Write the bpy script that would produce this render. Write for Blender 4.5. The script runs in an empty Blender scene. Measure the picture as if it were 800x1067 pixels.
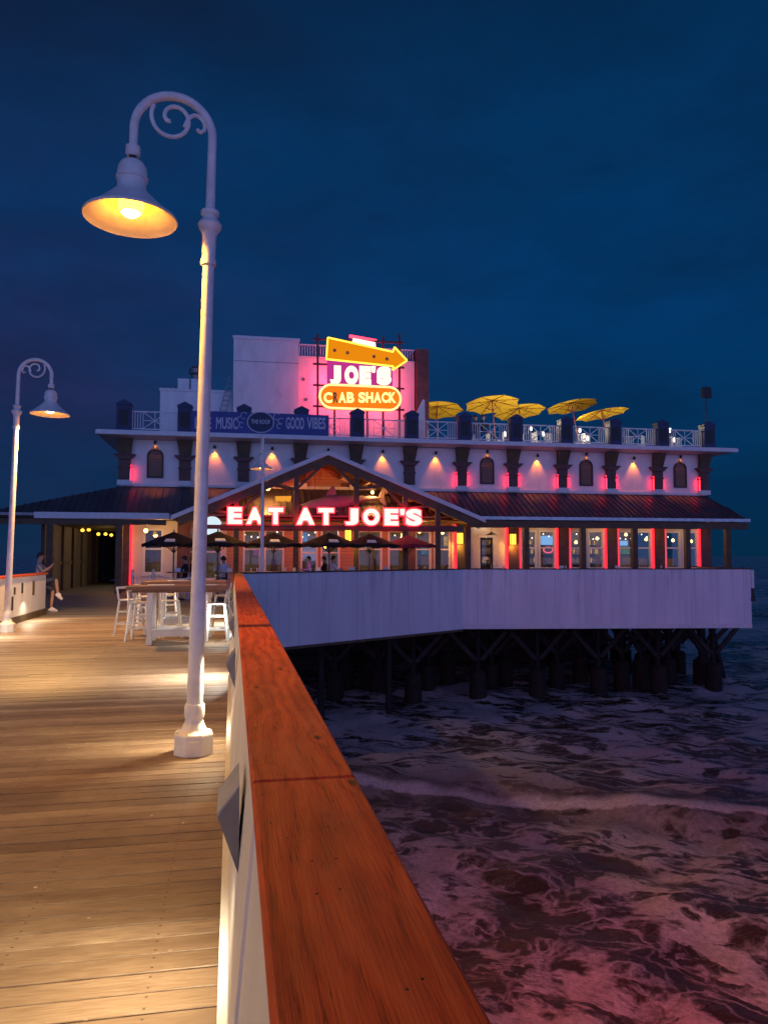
import bpy, bmesh, math, random
import numpy as np
from mathutils import Vector, Matrix, noise as mnoise
random.seed(7)
R = math.radians
PI = math.pi
scene = bpy.context.scene
col = scene.collection
V = Vector

# ------------------------------------------------------------------ camera
CAM_H = 1.69
YAW, PITCH, FPX = R(11.15), R(3.22), 800.0
fwd = V((math.sin(YAW)*math.cos(PITCH), math.cos(YAW)*math.cos(PITCH), math.sin(PITCH)))
rgt = V((math.cos(YAW), -math.sin(YAW), 0))
upv = rgt.cross(fwd)
cd = bpy.data.cameras.new('camera'); cam = bpy.data.objects.new('camera', cd); col.objects.link(cam)
cam.location = (0, 0, CAM_H)
cam.rotation_euler = Matrix((rgt, upv, -fwd)).transposed().to_euler()
cd.sensor_fit = 'HORIZONTAL'; cd.sensor_width = 36; cd.lens = 36.0
cd.clip_start = 0.05; cd.clip_end = 9000
scene.camera = cam

def at(px, py, Y):
    """the place at depth Y (metres along the pier) that shows at this spot of the photograph"""
    r = fwd*FPX + rgt*(px-400) + upv*(533.5-py)
    p = r*(Y/r.y)
    return V((p.x, Y, p.z+CAM_H))
def atx(px, Y): return at(px, 578, Y).x
def atz(px, py, Y): return at(px, py, Y).z

# ------------------------------------------------------------------ materials
def nodes_of(name):
    m = bpy.data.materials.new(name); m.use_nodes = True
    nt = m.node_tree; nt.nodes.clear()
    out = nt.nodes.new('ShaderNodeOutputMaterial')
    return m, nt, out
def N(nt, t, **kw):
    n = nt.nodes.new(t)
    for k, v in kw.items():
        if k.startswith('i_'): n.inputs[k[2:].replace('_', ' ')].default_value = v
        else: setattr(n, k, v)
    return n
def L(nt, a, b): nt.links.new(a, b)
def ramp(nt, fac, stops, interp='LINEAR'):
    n = nt.nodes.new('ShaderNodeValToRGB'); n.color_ramp.interpolation = interp
    e = n.color_ramp.elements
    while len(e) < len(stops): e.new(0.5)
    for i, (p, c) in enumerate(stops):
        e[i].position = p
        e[i].color = (c, c, c, 1) if isinstance(c, (int, float)) else (*c, 1)
    L(nt, fac, n.inputs[0]); return n.outputs[0]
def mixc(nt, f, a, b, mode='MIX'):
    n = nt.nodes.new('ShaderNodeMix'); n.data_type = 'RGBA'; n.blend_type = mode
    for s, v in ((n.inputs[0], f), (n.inputs[6], a), (n.inputs[7], b)):
        if isinstance(v, (int, float)): s.default_value = v
        elif isinstance(v, tuple): s.default_value = (*v, 1)
        else: L(nt, v, s)
    return n.outputs[2]
def math_(nt, op, a, b=None, c=None, clamp=False):
    n = nt.nodes.new('ShaderNodeMath'); n.operation = op; n.use_clamp = clamp
    for i, v in enumerate((a, b, c)):
        if v is None: continue
        if isinstance(v, (int, float)): n.inputs[i].default_value = v
        else: L(nt, v, n.inputs[i])
    return n.outputs[0]
def coords(nt, scale=(1, 1, 1), world=True, loc=(0, 0, 0)):
    g = nt.nodes.new('ShaderNodeNewGeometry') if world else nt.nodes.new('ShaderNodeTexCoord')
    mp = nt.nodes.new('ShaderNodeMapping'); mp.inputs['Scale'].default_value = scale; mp.inputs['Location'].default_value = loc
    L(nt, g.outputs['Position' if world else 'Object'], mp.inputs[0]); return mp.outputs[0]
def noise(nt, vec, scale, detail=4, rough=.55, dist=0.0):
    n = nt.nodes.new('ShaderNodeTexNoise'); n.inputs['Scale'].default_value = scale
    n.inputs['Detail'].default_value = detail; n.inputs['Roughness'].default_value = rough; n.inputs['Distortion'].default_value = dist
    if vec is not None: L(nt, vec, n.inputs['Vector'])
    return n.outputs[0]
def bump(nt, h, strength=.3, dist=.01):
    n = nt.nodes.new('ShaderNodeBump'); n.inputs['Strength'].default_value = strength; n.inputs['Distance'].default_value = dist
    L(nt, h, n.inputs['Height']); return n.outputs[0]

def mat(name, c, rough=.55, metal=0.0, var=.25, scale=2.0, bmp=.15, spec=.4, stretch=(1, 1, 1), dirt=None, dirt_lo=.58):
    """painted / plain surface with uneven tone, fine bump and optional stains"""
    m, nt, out = nodes_of(name)
    b = N(nt, 'ShaderNodeBsdfPrincipled'); L(nt, b.outputs[0], out.inputs[0])
    v = coords(nt, stretch)
    n1 = noise(nt, v, scale, 6, .6)
    lo = tuple(x*(1-var) for x in c); hi = tuple(min(1, x*(1+var*.6)) for x in c)
    cc = ramp(nt, n1, [(.3, lo), (.7, hi)])
    if dirt:
        n2 = noise(nt, v, scale*.7+.3, 8, .7, .4)
        cc = mixc(nt, ramp(nt, n2, [(dirt_lo, 0.0), (dirt_lo+.2, .75)]), cc, dirt)
    L(nt, cc, b.inputs['Base Color'])
    L(nt, ramp(nt, noise(nt, v, scale*5, 3), [(.3, rough*.8), (.7, min(1, rough*1.2))]), b.inputs['Roughness'])
    b.inputs['Metallic'].default_value = metal
    b.inputs['Specular IOR Level'].default_value = spec
    if bmp: L(nt, bump(nt, noise(nt, v, scale*14, 5), bmp, .006), b.inputs['Normal'])
    return m
def emit(name, c, s):
    m, nt, out = nodes_of(name)
    e = N(nt, 'ShaderNodeEmission'); e.inputs[0].default_value = (*c, 1); e.inputs[1].default_value = s
    L(nt, e.outputs[0], out.inputs[0]); return m
def boards(name, c, axis='x', pitch=.145, rough=.5, groove=.05, tone=.5, spec=.4, depth=.01):
    """painted or bare boards: lines every PITCH metres along AXIS, a tone for each board"""
    m, nt, out = nodes_of(name)
    b = N(nt, 'ShaderNodeBsdfPrincipled'); L(nt, b.outputs[0], out.inputs[0])
    g = N(nt, 'ShaderNodeNewGeometry'); s = N(nt, 'ShaderNodeSeparateXYZ'); L(nt, g.outputs['Position'], s.inputs[0])
    u = math_(nt, 'DIVIDE', s.outputs['xyz'.index(axis)], pitch)
    fl = math_(nt, 'FLOOR', u); fr = math_(nt, 'FRACT', u)
    w = N(nt, 'ShaderNodeTexWhiteNoise', noise_dimensions='1D'); L(nt, fl, w.inputs['W'])
    st = [.6, .6, .6]; st['xyz'.index(axis)] = 9
    grain = noise(nt, coords(nt, tuple(st)), 3, 6, .65)
    t = math_(nt, 'ADD', math_(nt, 'MULTIPLY', w.outputs[0], tone), math_(nt, 'MULTIPLY', grain, 1-tone))
    cc = ramp(nt, t, [(.15, tuple(x*.6 for x in c)), (.85, tuple(min(1, x*1.25) for x in c))])
    gr = math_(nt, 'LESS_THAN', fr, groove)
    cc = mixc(nt, gr, cc, tuple(x*.25 for x in c))
    L(nt, cc, b.inputs['Base Color']); b.inputs['Roughness'].default_value = rough; b.inputs['Specular IOR Level'].default_value = spec
    h = math_(nt, 'SUBTRACT', math_(nt, 'MULTIPLY', grain, .3), gr)
    L(nt, bump(nt, h, .6, depth), b.inputs['Normal'])
    return m

M = {}
M['white'] = mat('white_paint', (.76, .74, .71), .5, var=.12, scale=1.2, stretch=(1.3, 1.3, .5), dirt=(.46, .42, .38), dirt_lo=.58)
M['lamp_white'] = mat('lamp_white_paint', (.8, .77, .74), .42, var=.14, scale=7, bmp=.35, dirt=(.36, .25, .17), dirt_lo=.6)
M['trim_white'] = mat('trim_white', (.7, .7, .7), .5, var=.1, scale=4)
def panel_mat():
    m, nt, out = nodes_of('panel_white')
    b = N(nt, 'ShaderNodeBsdfPrincipled'); L(nt, b.outputs[0], out.inputs[0])
    g = N(nt, 'ShaderNodeNewGeometry'); s = N(nt, 'ShaderNodeSeparateXYZ'); L(nt, g.outputs['Position'], s.inputs[0])
    v1 = coords(nt, (1.4, 1.4, .35)); streak = noise(nt, coords(nt, (3.2, 3.2, .16)), 1.6, 7, .7)
    cc = ramp(nt, noise(nt, v1, .8, 6, .6), [(.3, (.66, .66, .70)), (.7, (.80, .80, .82))])
    # a tone of its own for each 1.22 m sheet, run-off streaks, scuffs
    w = N(nt, 'ShaderNodeTexWhiteNoise', noise_dimensions='1D'); u = math_(nt, 'DIVIDE', s.outputs[0], 1.19); L(nt, math_(nt, 'FLOOR', u), w.inputs['W'])
    cc = mixc(nt, math_(nt, 'MULTIPLY', w.outputs[0], .13), cc, (.5, .5, .56))
    hi = ramp(nt, math_(nt, 'MULTIPLY_ADD', s.outputs[2], .38, .6), [(.1, .25), (1.0, 1.0)])
    cc = mixc(nt, math_(nt, 'MULTIPLY', ramp(nt, streak, [(.52, 0.0), (.74, .8)]), hi), cc, (.34, .31, .31))
    spot = noise(nt, coords(nt, (1, 1, .8)), 4.5, 6, .75)
    cc = mixc(nt, ramp(nt, spot, [(.64, 0.0), (.74, .6)]), cc, (.2, .15, .13))
    joint = math_(nt, 'LESS_THAN', math_(nt, 'FRACT', u), .014)
    cc = mixc(nt, math_(nt, 'MULTIPLY', joint, .4), cc, (.18, .17, .19))
    L(nt, cc, b.inputs['Base Color']); b.inputs['Roughness'].default_value = .55
    L(nt, bump(nt, math_(nt, 'SUBTRACT', noise(nt, v1, .9, 3), math_(nt, 'MULTIPLY', joint, .4)), .4, .03), b.inputs['Normal'])
    return m
M['panel'] = panel_mat()
M['trim_white'] = mat('trim_white', (.7, .7, .7), .5, var=.1, scale=4, dirt=(.4, .37, .34), dirt_lo=.62)
M['cream'] = mat('cream_stucco', (.66, .6, .54), .7, var=.12, scale=1.2, bmp=.3)
M['terracotta'] = boards('terracotta_clapboard', (.45, .24, .15), 'z', .17, .6, .07, .25)
M['brown'] = mat('brown_paint', (.13, .055, .045), .55, var=.35, scale=3)
M['timber'] = mat('dark_timber', (.11, .075, .04), .65, var=.4, scale=2.5, stretch=(1, 1, 1))
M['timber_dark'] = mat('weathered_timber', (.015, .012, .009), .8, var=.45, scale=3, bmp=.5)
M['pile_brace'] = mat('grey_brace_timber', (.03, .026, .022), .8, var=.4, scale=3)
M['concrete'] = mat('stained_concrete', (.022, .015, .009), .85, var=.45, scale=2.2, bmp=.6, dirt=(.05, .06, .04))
M['blue'] = mat('navy_paint', (.022, .036, .1), .5, var=.3, scale=3)
M['black'] = mat('black_paint', (.02, .02, .022), .5, var=.3, scale=4)
M['grey'] = mat('grey_metal', (.22, .22, .23), .42, .6, var=.3, scale=5)
M['galv'] = mat('galvanised_metal', (.45, .46, .48), .38, .8, var=.3, scale=5)
M['frame_red'] = mat('dark_red_steel', (.16, .03, .035), .5, var=.3)
M['banner'] = mat('banner_blue', (.05, .075, .27), .55, var=.15, scale=1.5)
M['banner_ink'] = mat('banner_grey', (.55, .57, .66), .6, var=.1)
M['yellow_cloth'] = mat('yellow_canvas', (.78, .52, .03), .8, var=.15, scale=4)
M['black_cloth'] = mat('black_canvas', (.012, .006, .009), .85, var=.3, scale=4)
M['red_cloth'] = mat('crimson_canvas', (.24, .012, .035), .8, var=.3, scale=4)
M['shark'] = mat('shark_grey', (.17, .17, .2), .6, var=.3, scale=2)
M['table_wood'] = boards('table_planks', (.26, .135, .075), 'y', .15, .45, .05, .6)
M['hall'] = boards('hall_boards', (.13, .1, .07), 'y', .3, .7, .1, .6)
M['terrace'] = boards('grey_deck_boards', (.24, .23, .22), 'y', .145, .5, .06, .6)
M['floor_in'] = mat('dark_floor', (.12, .08, .05), .4, var=.4)
M['skin'] = mat('skin', (.45, .27, .19), .55, var=.1, scale=8, bmp=0)
M['hair'] = mat('brown_hair', (.05, .032, .02), .6, var=.3, scale=20)
M['shirt_grey'] = mat('grey_shirt', (.22, .24, .32), .85, var=.2, scale=9)
M['shorts'] = mat('navy_shorts', (.04, .05, .09), .85, var=.2, scale=9)
M['shirt_black'] = mat('black_shirt', (.02, .02, .025), .85, var=.2, scale=9)
M['shirt_white'] = mat('white_shirt', (.65, .65, .7), .85, var=.1, scale=9)
M['shirt_lilac'] = mat('lilac_shirt', (.42, .22, .6), .85, var=.15, scale=9)
M['shoe'] = mat('white_trainer', (.78, .78, .8), .6, var=.1, scale=9)
M['napkin'] = mat('white_paper', (.78, .78, .77), .7, var=.06)

# --- lit things
M['bulb'] = emit('sodium_bulb', (1, .29, .012), 26)
M['bulb_core'] = emit('bulb_hot_core', (1, .8, .4), 18)
M['letter_face'] = emit('letter_face_lit', (1.0, .42, .30), 3.2)
M['letter_bloom'] = emit('letter_halo_red', (1.0, .012, .02), 15)  # red glow outline standing in for bloom round the letters
M['neon_yellow'] = emit('neon_yellow', (1, .72, .06), 2.2)
M['arrow_face'] = emit('arrow_face_lit', (1, .30, .006), .85)
M['neon_red'] = emit('neon_red', (1, .03, .06), 5)
M['neon_hot'] = emit('neon_hot_pink', (1, .42, .35), 3.0)
M['sign_white'] = emit('sign_letter_white', (1, .86, .62), 1.5)
M['sign_cream'] = emit('sign_letter_cream', (1, .66, .22), 2.0)
M['pill_face'] = emit('pill_face_amber', (1, .2, .01), 1.1)
M['pill_rim'] = emit('pill_rim_cream', (1, .52, .2), 2.2)
M['pill_dead'] = mat('unlit_letter', (.62, .26, .05), .5)
M['sign_pink'] = emit('sign_panel_pink', (.75, .05, .36), .7)
M['led'] = emit('red_led_strip', (1, .010, .022), 4.5)
M['led_soft'] = emit('red_led_strip_soft', (1, .008, .022), 38)
M['added_led_rail'] = emit('added_red_rail_strip', (1, .10, .08), 290)  # added strip on the rail's unseen outer face, reddens the water
M['lantern'] = emit('lantern_glow', (1, .58, .05), 2.6)
M['pend'] = emit('pendant_glow', (1, .62, .16), 7)
M['spot_glow'] = emit('downlight_glow', (1, .55, .12), 6)
M['globe'] = emit('globe_glow', (.74, .9, 1), .95)
M['amber_shade'] = emit('amber_shade_glow', (1, .38, .04), .9)
M['step_glow'] = emit('step_lens', (1, .9, .7), 6)
M['tv'] = emit('screen_blue', (.25, .5, .9), 1.0)
M['white_bulb'] = emit('white_bulb', (1, .9, .72), 4)
M['neon_in'] = emit('inside_neon', (1, .08, .16), 2)
M['window_dim'] = emit('window_shine', (.55, .45, .75), .35)

def glass_mat():
    m, nt, out = nodes_of('window_glass')
    t = N(nt, 'ShaderNodeBsdfTransparent'); t.inputs[0].default_value = (.9, .92, .92, 1)
    g = N(nt, 'ShaderNodeBsdfGlossy'); g.inputs['Roughness'].default_value = .03
    f = N(nt, 'ShaderNodeFresnel'); f.inputs[0].default_value = 1.5
    mx = N(nt, 'ShaderNodeMixShader'); L(nt, f.outputs[0], mx.inputs[0]); L(nt, t.outputs[0], mx.inputs[1]); L(nt, g.outputs[0], mx.inputs[2])
    L(nt, mx.outputs[0], out.inputs[0]); return m
M['glass'] = glass_mat()

def shutter_mat():
    m, nt, out = nodes_of('louvred_shutter')
    b = N(nt, 'ShaderNodeBsdfPrincipled'); L(nt, b.outputs[0], out.inputs[0])
    g = N(nt, 'ShaderNodeNewGeometry'); s = N(nt, 'ShaderNodeSeparateXYZ'); L(nt, g.outputs['Position'], s.inputs[0])
    fr = math_(nt, 'FRACT', math_(nt, 'DIVIDE', s.outputs[2], .13))
    L(nt, ramp(nt, fr, [(0, (.05, .03, .02)), (.15, (.16, .1, .07)), (.9, (.22, .14, .1))]), b.inputs['Base Color'])
    L(nt, bump(nt, fr, .8, .03), b.inputs['Normal']); b.inputs['Roughness'].default_value = .5
    return m
M['shutter'] = shutter_mat()

def deck_mat():
    m, nt, out = nodes_of('boardwalk_planks')
    b = N(nt, 'ShaderNodeBsdfPrincipled'); L(nt, b.outputs[0], out.inputs[0])
    g = N(nt, 'ShaderNodeNewGeometry'); s = N(nt, 'ShaderNodeSeparateXYZ'); L(nt, g.outputs['Position'], s.inputs[0])
    fl = math_(nt, 'FLOOR', math_(nt, 'DIVIDE', s.outputs[1], .145))
    w = N(nt, 'ShaderNodeTexWhiteNoise', noise_dimensions='1D'); L(nt, fl, w.inputs['W'])
    # shift the grain plank by plank
    cx = N(nt, 'ShaderNodeCombineXYZ'); L(nt, math_(nt, 'ADD', s.outputs[0], math_(nt, 'MULTIPLY', w.outputs[0], 90)), cx.inputs[0])
    L(nt, math_(nt, 'MULTIPLY', s.outputs[1], 12), cx.inputs[1])
    g1 = noise(nt, cx.outputs[0], 1.6, 8, .65, .6)
    g2 = noise(nt, cx.outputs[0], 7, 5, .6)
    t = math_(nt, 'ADD', math_(nt, 'MULTIPLY', w.outputs[0], .5), math_(nt, 'MULTIPLY', g1, .5))
    cc = ramp(nt, t, [(.12, (.11, .068, .042)), (.5, (.265, .185, .125)), (.88, (.42, .32, .235))])
    cc = mixc(nt, ramp(nt, g2, [(.35, .55), (.6, 0.0)]), cc, (.1, .055, .03))
    # worn pale path and dropped specks
    wear = noise(nt, coords(nt), .7, 6, .7)
    cc = mixc(nt, ramp(nt, wear, [(.5, 0.0), (.72, .5)]), cc, (.46, .35, .23))
    vo = N(nt, 'ShaderNodeTexVoronoi'); vo.inputs['Scale'].default_value = 9; L(nt, coords(nt), vo.inputs['Vector'])
    sp = math_(nt, 'MULTIPLY', math_(nt, 'LESS_THAN', vo.outputs['Distance'], .085), ramp(nt, noise(nt, coords(nt), 1.3, 4), [(.56, 0.0), (.62, .85)]))
    cc = mixc(nt, sp, cc, (.7, .66, .58))
    # dark damp stains, two screws in every board over each joist
    cc = mixc(nt, ramp(nt, noise(nt, coords(nt, (1, .45, 1)), 1.1, 7, .7, .5), [(.58, 0.0), (.78, .35)]), cc, (.09, .055, .035))
    jx = math_(nt, 'ABSOLUTE', math_(nt, 'SUBTRACT', math_(nt, 'FRACT', math_(nt, 'DIVIDE', s.outputs[0], .61)), .5))
    jy = math_(nt, 'ABSOLUTE', math_(nt, 'SUBTRACT', math_(nt, 'ABSOLUTE', math_(nt, 'SUBTRACT', math_(nt, 'FRACT', math_(nt, 'DIVIDE', s.outputs[1], .145)), .5)), .27))
    scr = math_(nt, 'MULTIPLY', math_(nt, 'LESS_THAN', jx, .009), math_(nt, 'LESS_THAN', jy, .04))
    cc = mixc(nt, math_(nt, 'MULTIPLY', scr, .85), cc, (.03, .022, .018))
    L(nt, cc, b.inputs['Base Color'])
    L(nt, ramp(nt, g1, [(.3, .36), (.7, .6)]), b.inputs['Roughness']); b.inputs['Specular IOR Level'].default_value = .5
    L(nt, bump(nt, math_(nt, 'ADD', g1, math_(nt, 'MULTIPLY', g2, .6)), .35, .006), b.inputs['Normal'])
    return m
M['deck'] = deck_mat()

def cap_mat():
    m, nt, out = nodes_of('stained_rail_timber')
    b = N(nt, 'ShaderNodeBsdfPrincipled'); L(nt, b.outputs[0], out.inputs[0])
    g = N(nt, 'ShaderNodeNewGeometry'); s = N(nt, 'ShaderNodeSeparateXYZ'); L(nt, g.outputs['Position'], s.inputs[0])
    oi = N(nt, 'ShaderNodeObjectInfo')
    # knots: sparse cells; the grain bends round them
    kn = N(nt, 'ShaderNodeTexVoronoi', voronoi_dimensions='2D'); kn.inputs['Scale'].default_value = 1.5
    mpk = coords(nt, (2.0, .7, 1), loc=(.37, .21, 0)); L(nt, mpk, kn.inputs['Vector'])
    bend = ramp(nt, kn.outputs['Distance'], [(0.0, 1.0), (.16, 0.0)], 'EASE')
    warp = noise(nt, coords(nt, (3, .55, 1)), 1.6, 3, .5)
    x = math_(nt, 'ADD', math_(nt, 'MULTIPLY', s.outputs[0], 26), math_(nt, 'ADD', math_(nt, 'MULTIPLY', warp, 6), math_(nt, 'MULTIPLY', bend, 1.5)))
    x = math_(nt, 'ADD', x, math_(nt, 'MULTIPLY', oi.outputs['Random'], 40))
    ring = math_(nt, 'ABSOLUTE', math_(nt, 'SUBTRACT', math_(nt, 'FRACT', math_(nt, 'MULTIPLY', x, .62)), .5))
    fine = noise(nt, coords(nt, (60, 2.2, 10)), 3, 5, .6)
    t = math_(nt, 'ADD', math_(nt, 'MULTIPLY', ring, .8), math_(nt, 'MULTIPLY_ADD', fine, 1.5, -.42))
    cc = ramp(nt, t, [(.12, (.24, .03, .011)), (.45, (.60, .085, .025)), (.9, (.72, .15, .045))])
    blot = noise(nt, coords(nt, (5, 1.2, 1)), 1.5, 5, .6)
    cc = mixc(nt, ramp(nt, blot, [(.45, 0.0), (.7, .55)]), cc, (.17, .03, .012))
    cc = mixc(nt, ramp(nt, kn.outputs['Distance'], [(.02, .9), (.045, 0.0)]), cc, (.04, .014, .008))
    nail = N(nt, 'ShaderNodeTexVoronoi', voronoi_dimensions='2D'); nail.inputs['Scale'].default_value = 7
    L(nt, coords(nt, (1, .8, 1), loc=(.1, .4, 0)), nail.inputs['Vector'])
    cc = mixc(nt, math_(nt, 'LESS_THAN', nail.outputs['Distance'], .022), cc, (.02, .01, .008))
    pale = noise(nt, coords(nt, (2.5, .8, 1)), 2.2, 7, .7)
    cc = mixc(nt, ramp(nt, pale, [(.52, 0.0), (.75, .5)]), cc, (.62, .2, .1))
    ck = noise(nt, coords(nt, (26, .55, 8)), 2.4, 6, .6, .25)
    crack = math_(nt, 'LESS_THAN', math_(nt, 'ABSOLUTE', math_(nt, 'SUBTRACT', ck, .5)), .006)
    crack = math_(nt, 'MULTIPLY', crack, ramp(nt, noise(nt, coords(nt, (4, 1, 1)), 1.3, 4), [(.5, 0.0), (.58, 1.0)]))
    cc = mixc(nt, math_(nt, 'MULTIPLY', crack, .85), cc, (.03, .009, .006))
    L(nt, cc, b.inputs['Base Color'])
    L(nt, ramp(nt, fine, [(.3, .55), (.7, .75)]), b.inputs['Roughness']); b.inputs['Specular IOR Level'].default_value = .2
    L(nt, bump(nt, math_(nt, 'SUBTRACT', math_(nt, 'ADD', ring, fine), math_(nt, 'MULTIPLY', crack, 2.5)), .6, .005), b.inputs['Normal'])
    return m
M['cap'] = cap_mat()

def roof_mat():
    m, nt, out = nodes_of('ribbed_metal_roof')
    b = N(nt, 'ShaderNodeBsdfPrincipled'); L(nt, b.outputs[0], out.inputs[0])
    n1 = noise(nt, coords(nt, (1, .4, .4)), 1.2, 6, .6)
    L(nt, ramp(nt, n1, [(.3, (.085, .07, .08)), (.7, (.15, .12, .13))]), b.inputs['Base Color'])
    b.inputs['Roughness'].default_value = .45; b.inputs['Metallic'].default_value = .25
    return m
M['roof'] = roof_mat()

WATER_Z = -5.0
# breaking wave: a line across the water, heading for the shore behind the camera
WA, WB = V((4.0, 22.2, 0)), V((13.1, 17.4, 0))
wd = (WB-WA).normalized(); wn = V((-wd.y, wd.x, 0))
if wn.y < 0: wn = -wn
def water_mat():
    m, nt, out = nodes_of('sea_water')
    g = N(nt, 'ShaderNodeNewGeometry'); s = N(nt, 'ShaderNodeSeparateXYZ'); L(nt, g.outputs['Position'], s.inputs[0])
    X, Y = s.outputs[0], s.outputs[1]
    # along / across coordinates of the wave front
    across = math_(nt, 'ADD', math_(nt, 'MULTIPLY', X, wn.x), math_(nt, 'ADD', math_(nt, 'MULTIPLY', Y, wn.y), -(WA.x*wn.x+WA.y*wn.y)))
    along = math_(nt, 'ADD', math_(nt, 'MULTIPLY', X, wd.x), math_(nt, 'MULTIPLY', Y, wd.y))
    c1 = N(nt, 'ShaderNodeCombineXYZ'); L(nt, along, c1.inputs[0]); L(nt, across, c1.inputs[1])
    base = c1.outputs[0]
    def warped(scale, amp, sc2, stretch=(1, 1, 1)):
        n = nt.nodes.new('ShaderNodeTexNoise'); n.inputs['Scale'].default_value = scale; n.inputs['Detail'].default_value = 4
        L(nt, base, n.inputs['Vector'])
        a = N(nt, 'ShaderNodeVectorMath', operation='MULTIPLY_ADD'); L(nt, n.outputs['Color'], a.inputs[0]); a.inputs[1].default_value = (amp,)*3; L(nt, base, a.inputs[2])
        mp = N(nt, 'ShaderNodeMapping'); mp.inputs['Scale'].default_value = tuple(sc2*q for q in stretch); L(nt, a.outputs[0], mp.inputs[0])
        return mp.outputs[0]
    def edge(vec):
        v = N(nt, 'ShaderNodeTexVoronoi', feature='DISTANCE_TO_EDGE', voronoi_dimensions='2D'); v.inputs['Scale'].default_value = 1
        L(nt, vec, v.inputs['Vector']); return v.outputs['Distance']
    patch = noise(nt, base, .33, 5, .6)
    patch2 = noise(nt, base, 1.1, 4, .6)
    def ridge(vec, sc, det, lo, hi, th):
        n = noise(nt, vec, sc, det, .55, .35)
        rg = math_(nt, 'SUBTRACT', 1, math_(nt, 'ABSOLUTE', math_(nt, 'MULTIPLY_ADD', n, 2.9, -1.45)))
        return math_(nt, 'MULTIPLY', math_(nt, 'SUBTRACT', rg, th), 6.5, clamp=True)
    # near: torn sheets of foam, soft curling bands between blots of dark water
    v0 = warped(.8, 1.3, 1.0, (.75, 1.2, 1))
    th = ramp(nt, patch, [(.3, .99), (.46, .85), (.58, .6), (.7, .2)])
    f1 = ridge(v0, .95, 5, 0, 0, th)
    f1b = ridge(warped(1.4, .7, 1.0, (.8, 1.2, 1)), 2.3, 5, 0, 0, ramp(nt, patch, [(.4, 1.02), (.62, .82)]))
    fleck = math_(nt, 'MULTIPLY', ramp(nt, noise(nt, base, 4.6, 7, .7, .6), [(.57, 0.0), (.72, .8)]), ramp(nt, patch, [(.46, .05), (.6, 1.0)]))
    near = math_(nt, 'MAXIMUM', math_(nt, 'MAXIMUM', f1, math_(nt, 'MULTIPLY', f1b, .6)), fleck)
    ew = edge(warped(.75, 2.5, .8, (.75, 1.15, 1)))
    tw = math_(nt, 'MULTIPLY_ADD', math_(nt, 'SUBTRACT', noise(nt, base, 2.1, 6, .65), .5), .34, ramp(nt, patch, [(.34, .035), (.52, .11), (.7, .24)]))
    web = math_(nt, 'MULTIPLY', math_(nt, 'SUBTRACT', tw, ew), 8, clamp=True)
    near = math_(nt, 'MAXIMUM', near, math_(nt, 'MULTIPLY', web, .85))
    near = math_(nt, 'MULTIPLY', near, ramp(nt, noise(nt, base, 1.7, 7, .7), [(.3, .45), (.55, 1.0)]))
    # far: streaks drawn out along the crests
    t3 = ramp(nt, noise(nt, base, .22, 5, .65), [(.34, .98), (.5, .76), (.66, .42)])
    f3 = ridge(warped(.5, 1.5, 1.0, (.42, 1.5, 1)), .95, 6, 0, 0, t3)
    f4 = math_(nt, 'MULTIPLY', ramp(nt, noise(nt, warped(1.5, .8, 1.0, (.5, 1.6, 1)), 2.6, 7, .7, .4), [(.5, 0.0), (.64, .9)]), ramp(nt, patch, [(.36, .2), (.58, 1.0)]))
    far = math_(nt, 'MULTIPLY', math_(nt, 'MAXIMUM', f3, f4), .85)
    side = ramp(nt, math_(nt, 'MULTIPLY_ADD', across, .5, .5), [(.0, 0.0), (1.0, 1.0)])
    foam = mixc(nt, side, near, far)
    # foam thinned just before and behind the breaker's crest, so its band stands out
    foam = math_(nt, 'MULTIPLY', foam, ramp(nt, math_(nt, 'MULTIPLY_ADD', across, .1, .5), [(.30, 1.0), (.40, .4), (.56, .4), (.75, 1.0)]))
    # the breaking front
    wob = math_(nt, 'MULTIPLY', math_(nt, 'SUBTRACT', noise(nt, base, .8, 5, .65), .5), .9)
    ac = math_(nt, 'ADD', across, wob)
    band = ramp(nt, math_(nt, 'MULTIPLY_ADD', ac, .2, .5), [(.43, 0.0), (.455, 1.0), (.50, 1.0), (.58, 0.0)])
    band = math_(nt, 'MULTIPLY', band, ramp(nt, noise(nt, base, 5, 5, .7), [(.2, .7), (.5, 1.0)]))
    foam = math_(nt, 'MAXIMUM', foam, band)
    # white water round the far right, two broken crests out at sea
    for yc, wdt in ((62, 9), (104, 13), (175, 22)):
        q = math_(nt, 'ADD', Y, math_(nt, 'MULTIPLY', math_(nt, 'SUBTRACT', noise(nt, coords(nt, (.05, .05, .05)), 1, 4, .6), .5), 26))
        bb = math_(nt, 'SUBTRACT', 1, math_(nt, 'ABSOLUTE', math_(nt, 'DIVIDE', math_(nt, 'SUBTRACT', q, yc), wdt)), clamp=True)
        foam = math_(nt, 'MAXIMUM', foam, math_(nt, 'MULTIPLY', bb, ramp(nt, noise(nt, coords(nt, (.12, .5, 1)), 1, 5, .6), [(.3, 0.0), (.5, 1.0)])))
    fine = noise(nt, base, 9, 6, .7)
    foam = math_(nt, 'MULTIPLY', foam, ramp(nt, fine, [(.25, .5), (.6, 1.0)]), clamp=True)
    w = N(nt, 'ShaderNodeBsdfPrincipled')
    w.inputs['Base Color'].default_value = (.045, .033, .022, 1); w.inputs['Roughness'].default_value = .12; w.inputs['IOR'].default_value = 1.33
    rip = math_(nt, 'ADD', noise(nt, coords(nt, (.8, 1.2, 1)), 2.2, 6, .6), math_(nt, 'MULTIPLY', noise(nt, base, .7, 3), 1.2))
    L(nt, bump(nt, math_(nt, 'ADD', rip, math_(nt, 'MULTIPLY', foam, .35)), .5, .18), w.inputs['Normal'])
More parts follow.
